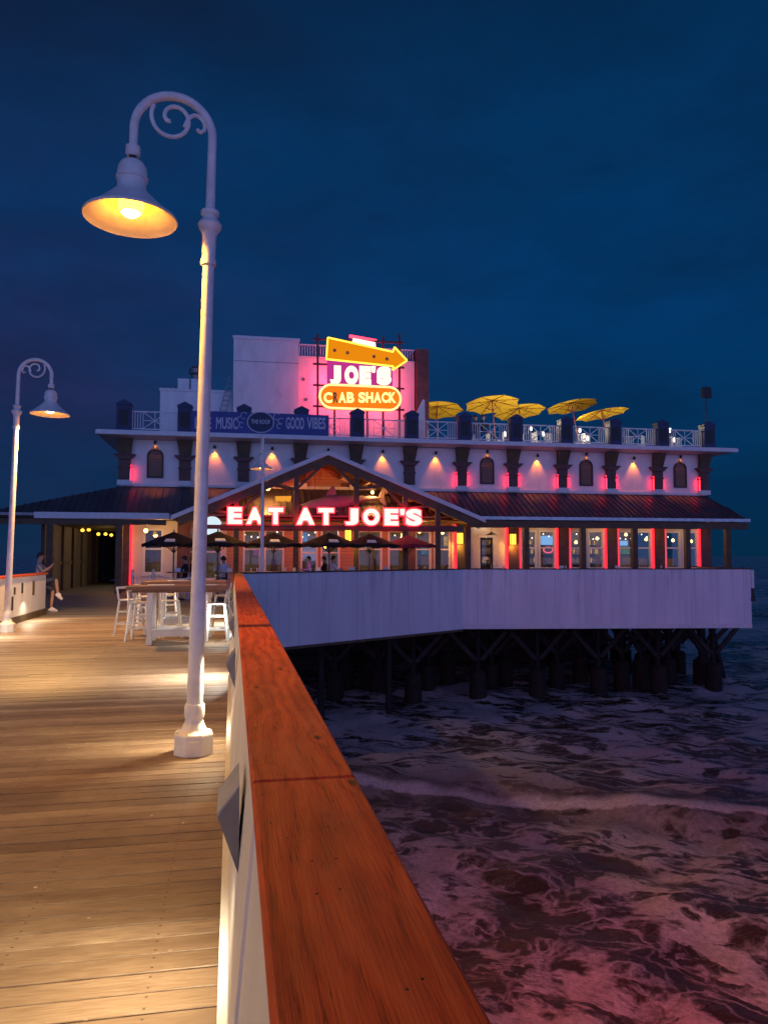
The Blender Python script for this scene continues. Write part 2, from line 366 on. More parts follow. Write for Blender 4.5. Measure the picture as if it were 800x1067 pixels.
    f = N(nt, 'ShaderNodeBsdfPrincipled'); f.inputs['Base Color'].default_value = (.66, .65, .66, 1); f.inputs['Roughness'].default_value = .9; f.inputs['Specular IOR Level'].default_value = .1
    L(nt, bump(nt, math_(nt, 'ADD', foam, math_(nt, 'MULTIPLY', fine, .6)), .8, .06), f.inputs['Normal'])
    mx = N(nt, 'ShaderNodeMixShader'); L(nt, math_(nt, 'MULTIPLY', foam, .92), mx.inputs[0]); L(nt, w.outputs[0], mx.inputs[1]); L(nt, f.outputs[0], mx.inputs[2])
    L(nt, mx.outputs[0], out.inputs[0]); return m
M['water'] = water_mat()

# ------------------------------------------------------------------ mesh helpers
class MB:
    def __init__(s): s.v = []; s.f = []
    def add(s, vs, fs):
        k = len(s.v); s.v += [V(p) for p in vs]; s.f += [tuple(i+k for i in f) for f in fs]; return s
    def box(s, x0, x1, y0, y1, z0, z1, mt=None):
        vs = [(x0,y0,z0),(x1,y0,z0),(x1,y1,z0),(x0,y1,z0),(x0,y0,z1),(x1,y0,z1),(x1,y1,z1),(x0,y1,z1)]
        if mt: vs = [mt @ V(p) for p in vs]
        return s.add(vs, [(0,3,2,1),(4,5,6,7),(0,1,5,4),(1,2,6,5),(2,3,7,6),(3,0,4,7)])
    def prism(s, poly, depth):
        """polygon (list of points) pushed along the vector DEPTH"""
        n = len(poly); d = V(depth); a = [V(p) for p in poly]
        fs = [tuple(range(n)), tuple(range(2*n-1, n-1, -1))] + [(i, (i+1) % n, (i+1) % n+n, i+n) for i in range(n)]
        return s.add(a+[p+d for p in a], fs)
    def bar(s, a, b, w, h=None):
        """square bar from a to b"""
        a, b = V(a), V(b); h = h or w; d = (b-a).normalized()
        u = d.cross(V((0,0,1)));
        if u.length < 1e-4: u = V((1,0,0))
        u.normalize(); t = u.cross(d)
        p = [u*(-w/2)+t*(-h/2), u*(w/2)+t*(-h/2), u*(w/2)+t*(h/2), u*(-w/2)+t*(h/2)]
        return s.add([a+q for q in p]+[b+q for q in p], [(3,2,1,0),(4,5,6,7),(0,1,5,4),(1,2,6,5),(2,3,7,6),(3,0,4,7)])
    def tube(s, pts, r, n=10, cap=True):
        pts = [V(p) for p in pts]; k = len(pts); rr = r if isinstance(r, (list, tuple)) else [r]*k
        rings = []; ref = None
        for i, p in enumerate(pts):
            d = (pts[min(i+1, k-1)]-pts[max(i-1, 0)]).normalized()
            if ref is None:
                ref = d.cross(V((0,0,1)));
                if ref.length < .01: ref = V((1,0,0))
            u = (ref-d*ref.dot(d)).normalized(); ref = u; t = d.cross(u)
            rings.append([p+(u*math.cos(2*PI*j/n)+t*math.sin(2*PI*j/n))*rr[i] for j in range(n)])
        vs = [q for g in rings for q in g]
        fs = [(i*n+j, i*n+(j+1) % n, (i+1)*n+(j+1) % n, (i+1)*n+j) for i in range(k-1) for j in range(n)]
        if cap: fs += [tuple(range(n-1, -1, -1)), tuple((k-1)*n+j for j in range(n))]
        return s.add(vs, fs)
    def lathe(s, prof, c=(0,0,0), n=24, axis='z', rot=0.0, closed=False):
        """prof: list of (radius, height)"""
        c = V(c); vs = []
        for r, h in prof:
            for j in range(n):
                a = 2*PI*j/n+rot
                if axis == 'z': vs.append(c+V((r*math.cos(a), r*math.sin(a), h)))
                elif axis == 'x': vs.append(c+V((h, r*math.cos(a), r*math.sin(a))))
                else: vs.append(c+V((r*math.cos(a), h, r*math.sin(a))))
        k = len(prof)
        fs = [(i*n+j, i*n+(j+1) % n, (i+1)*n+(j+1) % n, (i+1)*n+j) for i in range(k-1) for j in range(n)]
        if closed: fs += [((k-1)*n+j, (k-1)*n+(j+1) % n, (j+1) % n, j) for j in range(n)]
        else:
            if prof[0][0] > 1e-5: fs.append(tuple(range(n-1, -1, -1)))
            if prof[-1][0] > 1e-5: fs.append(tuple((k-1)*n+j for j in range(n)))
        return s.add(vs, fs)
    def build(s, name, m, parent=None, org=None, bevel=0, smooth=False, mats=None):
        pw = V(parent['_w']) if parent is not None else V((0,0,0))
        org = V(org) if org is not None else (pw.copy() if parent is not None else V((0,0,0)))
        me = bpy.data.meshes.new(name)
        me.from_pydata([tuple(p-org) for p in s.v], [], s.f); me.validate()
        bm = bmesh.new(); bm.from_mesh(me)
        bmesh.ops.remove_doubles(bm, verts=bm.verts, dist=1e-5)
        bmesh.ops.recalc_face_normals(bm, faces=bm.faces)
        if bevel: bmesh.ops.bevel(bm, geom=[e for e in bm.edges if len(e.link_faces) == 2 and e.calc_face_angle(0) > .6], offset=bevel, segments=1, affect='EDGES', clamp_overlap=True)
        if smooth:
            for f in bm.faces: f.smooth = True
            for e in bm.edges:
                if len(e.link_faces) == 2 and e.calc_face_angle(0) > .7: e.smooth = False
        bm.to_mesh(me); bm.free()
        return link(name, me, m, parent, org)
def link(name, me, m, parent=None, org=(0,0,0)):
    o = bpy.data.objects.new(name, me)
    if m is not None: me.materials.append(M[m] if isinstance(m, str) else m)
    col.objects.link(o)
    pw = V(parent['_w']) if parent is not None else V((0,0,0))
    o.location = V(org)-pw; o['_w'] = tuple(org)
    if parent is not None: o.parent = parent
    return o
def tag(o, label=None, cat=None, group=None, kind=None):
    if label: o['label'] = label
    if cat: o['category'] = cat
    if group: o['group'] = group
    if kind: o['kind'] = kind
    return o
def thing(name, label, cat, loc=(0,0,0), group=None):
    o = bpy.data.objects.new(name, None); col.objects.link(o); o.location = loc; o['_w'] = tuple(loc); o.empty_display_size = .2
    return tag(o, label, cat, group)
kids = {}
def copy_tree(o, label=None, loc=None, rz=None, sc=None, group=None, ry=0.0):
    def rec(a, par):
        c = a.copy(); col.objects.link(c)
        if par is not None: c.parent = par
        for ch in list(a.children): rec(ch, c)
        return c
    r = rec(o, None)
    if label: r['label'] = label
    if group: r['group'] = group
    if loc is not None: r.location = loc; r['_w'] = tuple(loc)
    if rz is not None: r.rotation_euler = (0, ry, rz)
    if sc is not None: r.scale = (sc,)*3
    return r
def box(*a): return MB().box(*a)
def light(name, kind, loc, energy, color, parent=None, **kw):
    d = bpy.data.lights.new(name, kind); d.energy = energy; d.color = color
    for k, v in kw.items(): setattr(d, k, v)
    o = bpy.data.objects.new(name, d); col.objects.link(o)
    pw = V(parent['_w']) if parent is not None else V((0,0,0))
    o.location = V(loc)-pw; o['_w'] = tuple(loc)
    if parent is not None: o.parent = parent
    return o
dg = None
def eval_mesh(o):
    bpy.context.view_layer.update()
    g = bpy.context.evaluated_depsgraph_get()
    me = bpy.data.meshes.new_from_object(o.evaluated_get(g)); return me
def fit_text(name, s, x0, x1, z0, z1, y, depth, m, parent, off=.0, side=None, shear=0.0, slope=0.0):
    """letters filling the box x0..x1, z0..z1, their faces at depth y towards the camera"""
    cu = bpy.data.curves.new('t', 'FONT'); cu.body = s; cu.size = 1; cu.bevel_depth = off; cu.bevel_resolution = 0; cu.extrude = .5; cu.shear = shear
    o = bpy.data.objects.new('t', cu); col.objects.link(o)
    me = eval_mesh(o); bpy.data.objects.remove(o); bpy.data.curves.remove(cu)
    co = np.empty(len(me.vertices)*3, 'f'); me.vertices.foreach_get('co', co); co = co.reshape(-1, 3)
    lo, hi = co.min(0), co.max(0)
    q = (co-lo)/(hi-lo)
    new = np.stack([x0+(x1-x0)*q[:, 0], y+depth*(1-q[:, 2]), z0+(z1-z0)*q[:, 1]+slope*(x1-x0)*q[:, 0]], 1)
    org = np.array([(x0+x1)/2, y+depth, z0])
    me.vertices.foreach_set('co', (new-org).astype('f').ravel()); me.update()
    me.name = name; me.materials.clear()
    ob = link(name, me, m, parent, tuple(float(t) for t in org))
    if side:
        me.materials.append(M[side])
        for p in me.polygons:
            if abs(p.normal.y) < .5 or p.normal.y > 0: p.material_index = 1
    return ob

# ------------------------------------------------------------------ sea
def wave_h(x, y):
    s = (x-WA.x)*wn.x+(y-WA.y)*wn.y; a = x*wd.x+y*wd.y
    s2 = s+.5*np.sin(a*.35)+.25*np.sin(a*.9+1)
    h = .27*np.where(s2 < 0, np.exp(-(s2/.45)**2), np.exp(-(s2/1.8)**2))
    h = h+.10*np.sin(s*.9+.6*np.sin(a*.3))+.06*np.sin(s*2.1+a*.7)+.05*np.sin(a*1.3-s*1.1)+.03*np.sin(3.7*s+2.2*a)+.03*np.sin(4.1*a-1.7*s)
    d = np.sqrt(x*x+y*y)
    far = np.clip((d-30)/40, 0, 1)
    return h+far*(.35*np.sin(y*.19+.5*np.sin(x*.05))+.2*np.sin(y*.41+x*.13))*np.exp(-d/500)
def axis(lims):
    out = []
    for a, b, st in lims: out += list(np.arange(a, b, st))
    return np.array(out)
ys = axis([(-60, 4, 4), (4, 26, .14), (26, 60, .4), (60, 200, 1.5), (200, 900, 20), (900, 6001, 300)])
xs = axis([(-3000, -200, 200), (-200, -20, 8), (-20, 2, .8), (2, 26, .16), (26, 60, .5), (60, 200, 2.5), (200, 1000, 40), (1000, 4001, 250)])
XX, YY = np.meshgrid(xs, ys); ZZ = wave_h(XX, YY)
ny, nx = XX.shape
me = bpy.data.meshes.new('sea_water')
idx = np.arange(ny*nx).reshape(ny, nx)
q = np.stack([idx[:-1, :-1], idx[:-1, 1:], idx[1:, 1:], idx[1:, :-1]], -1).reshape(-1, 4)
me.from_pydata(np.stack([XX, YY, ZZ], -1).reshape(-1, 3).tolist(), [], q.tolist())
me.polygons.foreach_set('use_smooth', [True]*len(me.polygons))
tag(link('sea_water', me, 'water', None, (0, 0, WATER_Z)), kind='structure')

# ------------------------------------------------------------------ pier deck
PX0, PX1 = -5.25, .0
mb = MB(); pitch = .145
for i in range(int(-4/pitch), int(22.6/pitch)):
    y = i*pitch; cuts = [PX0+.02, PX0+.02+random.choice((1.2, 1.83, 2.44, 3.05, 3.66)), PX1-.03]
    for a_, b_ in zip(cuts[:-1], cuts[1:]):      # butt joints at random joists
        dz = random.uniform(-.002, .002); g0 = random.uniform(.003, .006)
        mb.box(a_+.0015, b_-.0015, y+g0, y+pitch-.004, -.04+dz, dz)
bw = mb.build('boardwalk', 'deck', None, (-2.6, 0, 0), bevel=.003); tag(bw, kind='structure')
sub = box(PX0-.1, .35, -4, 22.4, -.36, -.06).build('boardwalk_base', 'timber_dark', None, (-2.6, 0, -.36)); tag(sub, kind='structure')

# right railing
RAIL_END = 26.75
t = thing('pier_railing', 'white boarded pier railing with broad red stained timber cap, running into the foreground', 'railing', (.15, 10, 0))
joints = [-3.6, 2.17, 7.75, 13.2, 18.7, RAIL_END]
for a, b in zip(joints[:-1], joints[1:]):
    box(.058, .348, a+.004, b-.004, 1.03, 1.07).build('cap_board', 'cap', t, ((.2), (a+b)/2, 1.03), bevel=.009)
MB().prism([(.0, -3.6, .16), (.075, -3.6, 1.028), (.33, -3.6, 1.028), (.33, -3.6, .16)], (0, 22.6+3.6+4.1, 0)).build('side_panel', 'white', t)
box(-.034, .33, -3.6, RAIL_END-.05, -.06, .157).build('kick_board', 'trim_white', t)
box(.335, .36, -3.0, 9.0, .4, .52).build('light_strip', 'added_led_rail', t)  # added red strip, out of view, throws red light on the water
for y in (-3.03, 9.002): box(.332, .40, y, y+.028, .38, .54).build('added_strip_end', 'black', t)
box(.332, .372, -3.0, 9.0, .522, .54).build('added_strip_cover', 'black', t)  # ends and cover shape the light of the added strip
for y in [2.17, 7.75, 13.2, 18.7]:
    MB().prism([(.066, y-.045, 1.02), (-.008, y-.045, .165), (.05, y-.045, .165), (.08, y-.045, 1.02)], (0, .004, 0)).build('batten', 'trim_white', t)

# wedge shaped step lights on the inner faces
def step_proto():
    t = thing('step_light', 'x', 'step light', (0, 0, 0), 'wedge step lights on the railings')
    w = .15
    prof = [(0, .16), (-.075, .06), (-.075, .045), (0, -.16)]
    for sy in (-w, w-.006): MB().prism([(x, sy, z) for x, z in prof], (0, .006, 0)).build('end_cheek', 'grey', t)
    MB().prism([(0, -w-.002, .166), (-.08, -w-.002, .062), (-.08, -w-.002, .042), (-.074, -w-.002, .058), (0, -w-.002, .158)], (0, 2*w+.004, 0)).build('hood', 'galv', t)
    box(-.012, -.002, -w+.02, w-.02, -.13, .14).build('back_plate', 'galv', t)
    box(-.06, -.02, -.09, .09, .03, .05).build('lens', 'step_glow', t)
    return t
step0 = step_proto(); first = [True]
def step_light(x, y, z, label, rz=0, e=10, hue=(1, .8, .5)):
    if first[0]: o = step0; first[0] = False; o.location = (x, y, z); o['label'] = label; o.rotation_euler = (0, 0, rz)
    else: o = copy_tree(step0, label, (x, y, z), rz)
    o['_w'] = (x, y, z)
    if e:
        sx = -1 if rz == 0 else 1
        l = light('lamp_beam', 'AREA', (x+sx*.1, y, z+.0), e*2.6, hue, shape='RECTANGLE', size=.05, size_y=.2, spread=R(150))
        l.rotation_euler = (0, -sx*R(56), 0)
    return o
step_light(.035, 3.05, .69, 'grey wedge hood on the right railing in the foreground, largest of the step lights', e=10)
step_light(.035, 7.0, .69, 'grey wedge hood on the right railing just past the near lamp post base', e=9)
step_light(.035, 11.0, .69, 'grey wedge hood on the right railing halfway between lamp post and bar table', e=22, hue=(1, .9, .74))
for y in (-1.2,):
    l = light('lamp_beam', 'AREA', (-.07, y, .69), 34, (1, .97, .72), shape='RECTANGLE', size=.05, size_y=.2, spread=R(150)); l.rotation_euler = (0, R(48), 0)  # added bare light, no hood, in place of an unseen step light
step_light(.035, 15.2, .69, 'grey wedge hood on the right railing beside the bar tables', e=7, hue=(.95, .95, .85))
step_light(.035, 19.4, .69, 'grey wedge hood on the right railing behind the bar tables, farthest of the step lights', e=20, hue=(.9, .95, .9))

# left wall
LX = -5.25
t = thing('pier_side_wall', 'low white panelled wall along the left edge of the pier, lit warm', 'wall', (LX, 10, 0))
box(LX-.2, LX, -3.6, 23.6, .17, 1.14).build('side_panel', 'white', t)
box(LX-.24, LX+.05, -3.6, 23.65, 1.142, 1.19).build('cap_board', 'cap', t, bevel=.004)
box(LX-.22, LX+.035, -3.6, 23.63, -.05, .168).build('kick_board', 'timber', t)
for y in (19.9, 20.3, 21.0):
    box(LX+.002, LX+.016, y, y+.12, .72, .9 if y < 20.5 else .98).build('vent_slot', 'black', t)
box(LX+.002, LX+.016, 20.1, 20.25, .35, .68).build('vent_slot', 'black', t)
for y in (22.1, ):
    box(LX+.002, LX+.012, y, y+.2, .62, 1.0).build('notice', 'timber', t)
step_light(LX+.002, 17.1, .69, 'grey wedge hood glowing on the left pier wall beside the far lamp post', PI, 15, (1, .86, .68))
for y in (13.0, 9.0, 21.2, 5.0, 1.0):
    l = light('lamp_beam', 'AREA', (LX+.1, y, .69), 30, (1, .84, .6), shape='RECTANGLE', size=.05, size_y=.2, spread=R(150)); l.rotation_euler = (0, R(-48), 0)  # added bare lights without hoods, standing in for more step lights

# ------------------------------------------------------------------ lamp posts (arm points to -x)
def lamp_proto():
    t = thing('lamp_post', 'x', 'street lamp', (0, 0, 0), 'white gooseneck lamp posts')
    HP = 5.15
    MB().lathe([(.175, 0), (.175, .02), (.17, .17), (.162, .18), (.115, .2), (.085, .26), (.075, .3), (.075, .34)], n=8, rot=PI/8).build('base', 'lamp_white', t, bevel=.006)
    MB().box(-.045, .045, -.169, -.158, .05, .13).build('access_cover', 'lamp_white', t)
    for k in range(8):
        a = PI/8+PI/4*k; MB().lathe([(.013, .168), (.013, .186), (.006, .19)], (.142*math.cos(a), .142*math.sin(a), 0), 6).build('bolt', 'galv', t)
    MB().lathe([(.08, .3), (.085, .32), (.085, .4), (.078, .42)], n=20).build('base_ring', 'lamp_white', t, smooth=True)
    MB().lathe([(.068, .4), (.061, 1.5), (.055, 3.0), (.05, 4.25)], n=20).build('pole', 'lamp_white', t, smooth=True)
    MB().lathe([(.055, 4.25), (.068, 4.26), (.068, 4.31), (.058, 4.33), (.062, 4.52), (.075, 4.56), (.1, 4.6), (.105, 4.63), (.085, 4.66), (.062, 4.68), (.062, 4.7), (.08, 4.715), (.08, 4.75), (.05, 4.77), (.04, 4.78)], n=20).build('collar', 'lamp_white', t, smooth=True)
    r = .335; top = HP+.27
    pts = [(0, 0, 4.76), (0, 0, 5.0), (0, 0, top-.02)]
    for k in range(1, 25):
        a = PI*k/25
        pts.append((-r+r*math.cos(a), 0, top+r*math.sin(a)))
    pts += [(-2*r, 0, top), (-2*r, 0, top-.2)]
    rad = [.042, .04, .038]+[.038]*24+[.038, .036]
    MB().tube(pts, rad, 14).build('arm', 'lamp_white', t, smooth=True)
    # scroll work inside the hook
    c1 = V((-.345, 0, top+.13)); sp = []
    for k in range(60):
        a = R(150)+R(440)*k/59; rr = .165*(1-k/59)**.7+.035
        sp.append(c1+V((math.cos(a)*rr*.95-.0, 0, math.sin(a)*rr)))
    sc = [(c1.x+.10, 0, c1.z-.06), (c1.x+.14, 0, c1.z+.03), (c1.x+.2, 0, c1.z+.06), (c1.x+.26, 0, c1.z+.02), (c1.x+.275, 0, c1.z-.05), (c1.x+.24, 0, c1.z-.085), (c1.x+.205, 0, c1.z-.06)]
    sm = []
    for i in range(len(sc)-1):
        p0, p1, p2, p3 = (V(sc[max(i-1, 0)]), V(sc[i]), V(sc[i+1]), V(sc[min(i+2, len(sc)-1)]))
        for k in range(5):
            u = k/5; sm.append(.5*((2*p1)+(p2-p0)*u+(2*p0-5*p1+4*p2-p3)*u*u+(3*p1-p0-3*p2+p3)*u**3))
    MB().tube(sp, .019, 8).tube(sm, .018, 8).build('scroll', 'lamp_white', t, smooth=True)
    hx = -2*r; hz = top-.2
    MB().lathe([(.03, hz+.03), (.062, hz+.02), (.065, hz-.04), (.05, hz-.07)], (hx, 0, 0), 16).build('socket_ring', 'lamp_white', t, smooth=True)
    MB().lathe([(.03, hz-.11), (.03, hz-.06)], (hx, 0, 0), 12).build('swivel', 'black', t)
    z0 = hz-.1
    prof = [(.02, z0), (.06, z0-.004), (.095, z0-.025), (.118, z0-.065), (.126, z0-.11), (.126, z0-.15), (.135, z0-.155), (.135, z0-.178), (.124, z0-.183), (.122, z0-.26), (.14, z0-.285), (.22, z0-.365), (.30, z0-.44), (.365, z0-.49), (.392, z0-.505), (.398, z0-.525), (.392, z0-.532),
            (.382, z0-.52), (.35, z0-.5), (.29, z0-.455), (.21, z0-.375), (.13, z0-.3), (.02, z0-.28)]
    MB().lathe(prof, (hx, 0, 0), 40).build('shade', 'lamp_white', t, smooth=True)
    pr = [(.0, -.1), (.06, -.095), (.1, -.07), (.115, -.02), (.1, .03), (.05, .06), (.02, .07)]
    MB().lathe(pr, (hx, 0, z0-.385), 20).build('bulb', 'bulb', t, smooth=True)
    MB().lathe([(0, -.03), (.05, -.024), (.08, 0), (.06, .02), (0, .03)], (hx, 0, z0-.475), 16).build('bulb_tip', 'bulb_core', t, smooth=True)
    z0 = z0+.11
    t['_lz'] = z0-.66; t['_lx'] = hx
    return t
lamp0 = lamp_proto()
def lamp_light(o, x, y, rz, s, e, hue=(1, .46, .035), cone=152):
    lx = lamp0['_lx']*s; lz = lamp0['_lz']*s
    light('lamp_glow', 'SPOT', (x+lx*math.cos(rz), y+lx*math.sin(rz), lz+.012), e*1.5, hue, shadow_soft_size=.12, spot_size=R(cone), spot_blend=.15)
lamp0.location = (-.31, 6.85, 0); lamp0.rotation_euler = (0, R(1), R(4)); lamp0['label'] = 'tall white gooseneck lamp post beside the foreground railing, its shade glowing orange'
lamp_light(lamp0, -.31, 6.85, R(4), 1, 350)
copy_tree(lamp0, 'white gooseneck lamp post standing against the low wall at the left', (-4.86, 18.3, 0), PI+R(-4), 1.06, ry=R(-1.1))
lamp_light(lamp0, -4.86, 18.3, PI, 1.045, 1200, (1, .52, .16), 126)
lx3 = atx(273, 28.9)
copy_tree(lamp0, 'slim white lamp post rising behind the lavender parapet in front of the gable', (lx3, 28.9, 0), R(-88), 1.085)
lamp_light(lamp0, lx3, 28.9, R(-88), 1.085, 200)
copy_tree(lamp0, 'unseen white gooseneck lamp post added on the left side of the boardwalk, behind the viewer', (-4.86, -4.9, 0), PI)  # unseen post, added to light the near rail cap
lamp_light(lamp0, -4.86, -4.9, PI, 1.0, 420)

# ------------------------------------------------------------------ terrace deck and parapet
P0 = V((.36, RAIL_END, 0)); P1 = V((10.05, 32.9, 0)); P2 = V((22.95, 30.9, 0)); P3 = V((26.3, 46, 0))
TOP = [(-10.6, 22.6), (.0, 22.6), (.0, RAIL_END), (P0.x-.1, P0.y+.16), (P1.x-.1, P1.y+.16), (P2.x-.16, P2.y+.16), (P3.x-.16, P3.y), (26.1, 54), (-10.6, 54)]
tag(MB().prism([(x, y, -.35) for x, y in TOP], (0, 0, .345)).build('terrace_deck', 'terrace', None, (8, 36, -.35)), kind='structure')
t = thing('parapet_wall', 'long pale lavender panelled parapet around the restaurant terrace above the sea', 'wall', (10, 32, -1.6))
ZB0, ZB1 = -1.58, -1.46
def pwall(a, b, zb, zt, thick, m, name, par=None, off=0.0):
    d = (b-a).normalized(); n = V((d.y, -d.x, 0))
    p = [a+n*off, b+n*off, b+n*(off-thick), a+n*(off-thick)]
    return MB().prism([V((q.x, q.y, zb)) for q in p], (0, 0, zt-zb)).build(name, m, par or t)
pwall(P0, P1, ZB0, 1.05, .14, 'panel', 'near_panel')
pwall(P1, P2, ZB0, 1.05, .14, 'panel', 'far_panel')
pwall(P2, P3, ZB0, 1.05, .14, 'panel', 'end_panel')
for a, b in ((P0, P1), (P1, P2), (P2, P3)):
    pwall(a, b, 1.052, 1.1, .2, 'black', 'top_cap', off=.03)
pwall(P0, P1, ZB0-.1, ZB0-.002, .16, 'timber', 'bottom_rail', off=.012)
pwall(P1, P2, ZB0+.0, ZB0+.2, .02, 'trim_white', 'bottom_rail', off=.022)
for a, b in ((P0, P1), (P1, P2)):
    d = (b-a).normalized(); ln = (b-a).length; n = V((d.y, -d.x, 0)); k = 1.22
    while k < ln:
        p = a+d*k
        pwall(p-d*.012, p+d*.012, ZB0+.21, 1.04, .006, 'trim_white' if False else 'panel', 'seam_strip', off=.006); k += 2.44
bh = thing('shade_backdrop', 'added dark boarded bulkhead in the black shade under the middle of the terrace', 'backdrop', (8, 45, WATER_Z))  # added dark sheet in place of the deep shade under the deck
box(-3, atx(632, 45), 45, 45.2, WATER_Z-1, -.81).build('backdrop_boards', 'hall', bh)
for z in (-4.2, -2.4): box(-3, atx(632, 45), 44.85, 44.998, z, z+.25).build('backdrop_rail', 'timber_dark', bh)
# small floodlight on the end of the parapet
fl = thing('floodlight', 'small dark floodlight on a white bracket at the right end of the parapet', 'floodlight', (P2.x+.2, P2.y, .1))
box(P2.x+.02, P2.x+.16, P2.y-.02, P2.y+.1, .2, 1.02).build('bracket', 'trim_white', fl)
MB().lathe([(.05, -.45), (.13, -.42), (.11, -.2), (.07, -.1), (.07, .12)], (P2.x+.1, P2.y+.04, .06), 14).build('lamp_head', 'black', fl, smooth=True)

# ------------------------------------------------------------------ piles
def pile_proto(sleeve=True, brace=True):
    t = thing('timber_pile', 'x', 'pile', (0, 0, WATER_Z), 'timber piles under the terrace')
    z0 = WATER_Z-1.0
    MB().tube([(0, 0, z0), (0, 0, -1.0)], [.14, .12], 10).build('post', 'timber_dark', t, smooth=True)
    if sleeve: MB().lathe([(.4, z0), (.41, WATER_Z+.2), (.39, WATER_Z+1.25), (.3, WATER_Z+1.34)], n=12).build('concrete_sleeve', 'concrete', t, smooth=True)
    if brace:
        for s in (-1, 1): MB().bar((s*.12, -.08, -3.2), (s*1.35, -.08, -1.9), .13, .2).build('knee_brace', 'pile_brace', t)
    return t
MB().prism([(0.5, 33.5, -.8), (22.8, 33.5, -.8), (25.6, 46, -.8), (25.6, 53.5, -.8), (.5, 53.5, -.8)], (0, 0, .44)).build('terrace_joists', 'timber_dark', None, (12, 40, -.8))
bpy.data.objects['terrace_joists']['kind'] = 'structure'
pp = pile_proto(); pp['label'] = 'braced timber pile in a brown concrete sleeve, front row under the terrace'
pp.location = (14.2, 34.6, WATER_Z); 
for px in (430, 497, 621, 683, 740):
    Y = 34.6; copy_tree(pp, 'braced timber pile in a brown concrete sleeve, front row under the terrace', (atx(px, Y), Y, WATER_Z))
for Y in (36.6, 38.9, 41.2, 43.6, 48):
    for px in (352, 392, 452, 522, 588, 652, 668, 690, 716, 728):
        x = atx(px, Y)
        if x < 25.6: copy_tree(pp, 'timber pile in a concrete sleeve, deep in the shade under the terrace', (x+random.uniform(-.7, .7), Y+random.uniform(-.6, .6), WATER_Z), random.uniform(-.5, .5), random.uniform(.97, 1.03))
bare = pile_proto(False, False)
bare['label'] = 'bare pale timber post under the near parapet, third nearest to the boardwalk railing'
bare.location = (atx(405, 31.5), 31.5, WATER_Z)
copy_tree(bare, 'bare timber post under the near parapet, closest to the boardwalk railing', (atx(335, 30.2), 30.2, WATER_Z))
for k, (px, py, qx, qy) in enumerate(((735, 650, 757, 722), (722, 650, 742, 716), (690, 650, 705, 700))):
    a = at(px, py, 36.5+k*1.6); b = at(qx, qy, 36.5+k*1.6); b = a+(b-a)*((WATER_Z-.6-a.z)/(b.z-a.z))
    a.z = -.8
    o = MB().tube([a, b], .16, 10).build('raking_pile', 'timber_dark', None, b, smooth=True)
    tag(o, ['slanting timber pile at the outer right corner of the terrace', 'slanting timber pile just left of the corner one', 'slanting timber pile third from the terrace corner'][k], 'pile', 'slanting piles')
for Y in (6, 12, 18, 24):
    for x in (-4.6, -.2):
        copy_tree(bare, 'timber pile under the boardwalk, hidden below the planks', (x, Y, WATER_Z)) if False else None

# ------------------------------------------------------------------ restaurant
YF, XL, XR = 38.0, -5.2, 25.55
B = thing('restaurant_building', 'two storey white pier restaurant with brown columns, red light strips and rooftop terrace', 'restaurant', (10, YF, 0))
def wall_open(name, m, x0, x1, z0, z1, ops, y=YF, th=.25):
    mb = MB(); cx = x0
    for a, b, c, d in sorted(ops):
        if a > cx: mb.box(cx, a, y, y+th, z0, z1)
        if c > z0: mb.box(a, b, y, y+th, z0, c)
        if d < z1: mb.box(a, b, y, y+th, d, z1)
        cx = b
    if cx < x1: mb.box(cx, x1, y, y+th, z0, z1)
    return mb.build(name, m, B)
NB = 11; bay = (XR-XL-.3)/NB; CX = [XL+.15+i*bay for i in range(NB+1)]
# upper storey
UZ0, UZ1 = 4.3, 7.2
arch = [0, 7, 9, 11-0] if False else [0, 6+0, 8, 10]
box(XL, XR, YF+.001, YF+.3, 3.6, UZ1).build('upper_wall', 'cream' if False else 'white', B)
box(XL, XL+.3, YF+.302, 53, 3.6, UZ1).build('side_wall', 'white', B)
box(XR-.3, XR, YF+.302, 53, 3.6, UZ1).build('side_wall', 'white', B)
box(XL, XR, 53.002, 53.3, 0, UZ1).build('rear_wall', 'white', B)
box(XL-.05, XR+.05, YF-.1, YF, 4.96, 5.1).build('string_course', 'trim_white', B)
# eave slab with roof terrace
MB().prism([(XL-1.0, 37.0, 7.3), (XR+1.3, 37.0, 7.3), (XR+1.3, 54, 7.3), (XL-1.0, 54, 7.3)], (0, 0, .2)).build('eave_slab', 'trim_white', B)
MB().prism([(XL-.05, 37.85, 7.205), (XL-.92, 37.08, 7.298), (XR+1.22, 37.08, 7.298), (XR+.05, 37.85, 7.205)], (0, .02, 0)).build('soffit', 'trim_white', B)
box(XL-1.04, XR+1.34, 36.93, 36.998, 7.28, 7.46).build('gutter', 'trim_white', B)
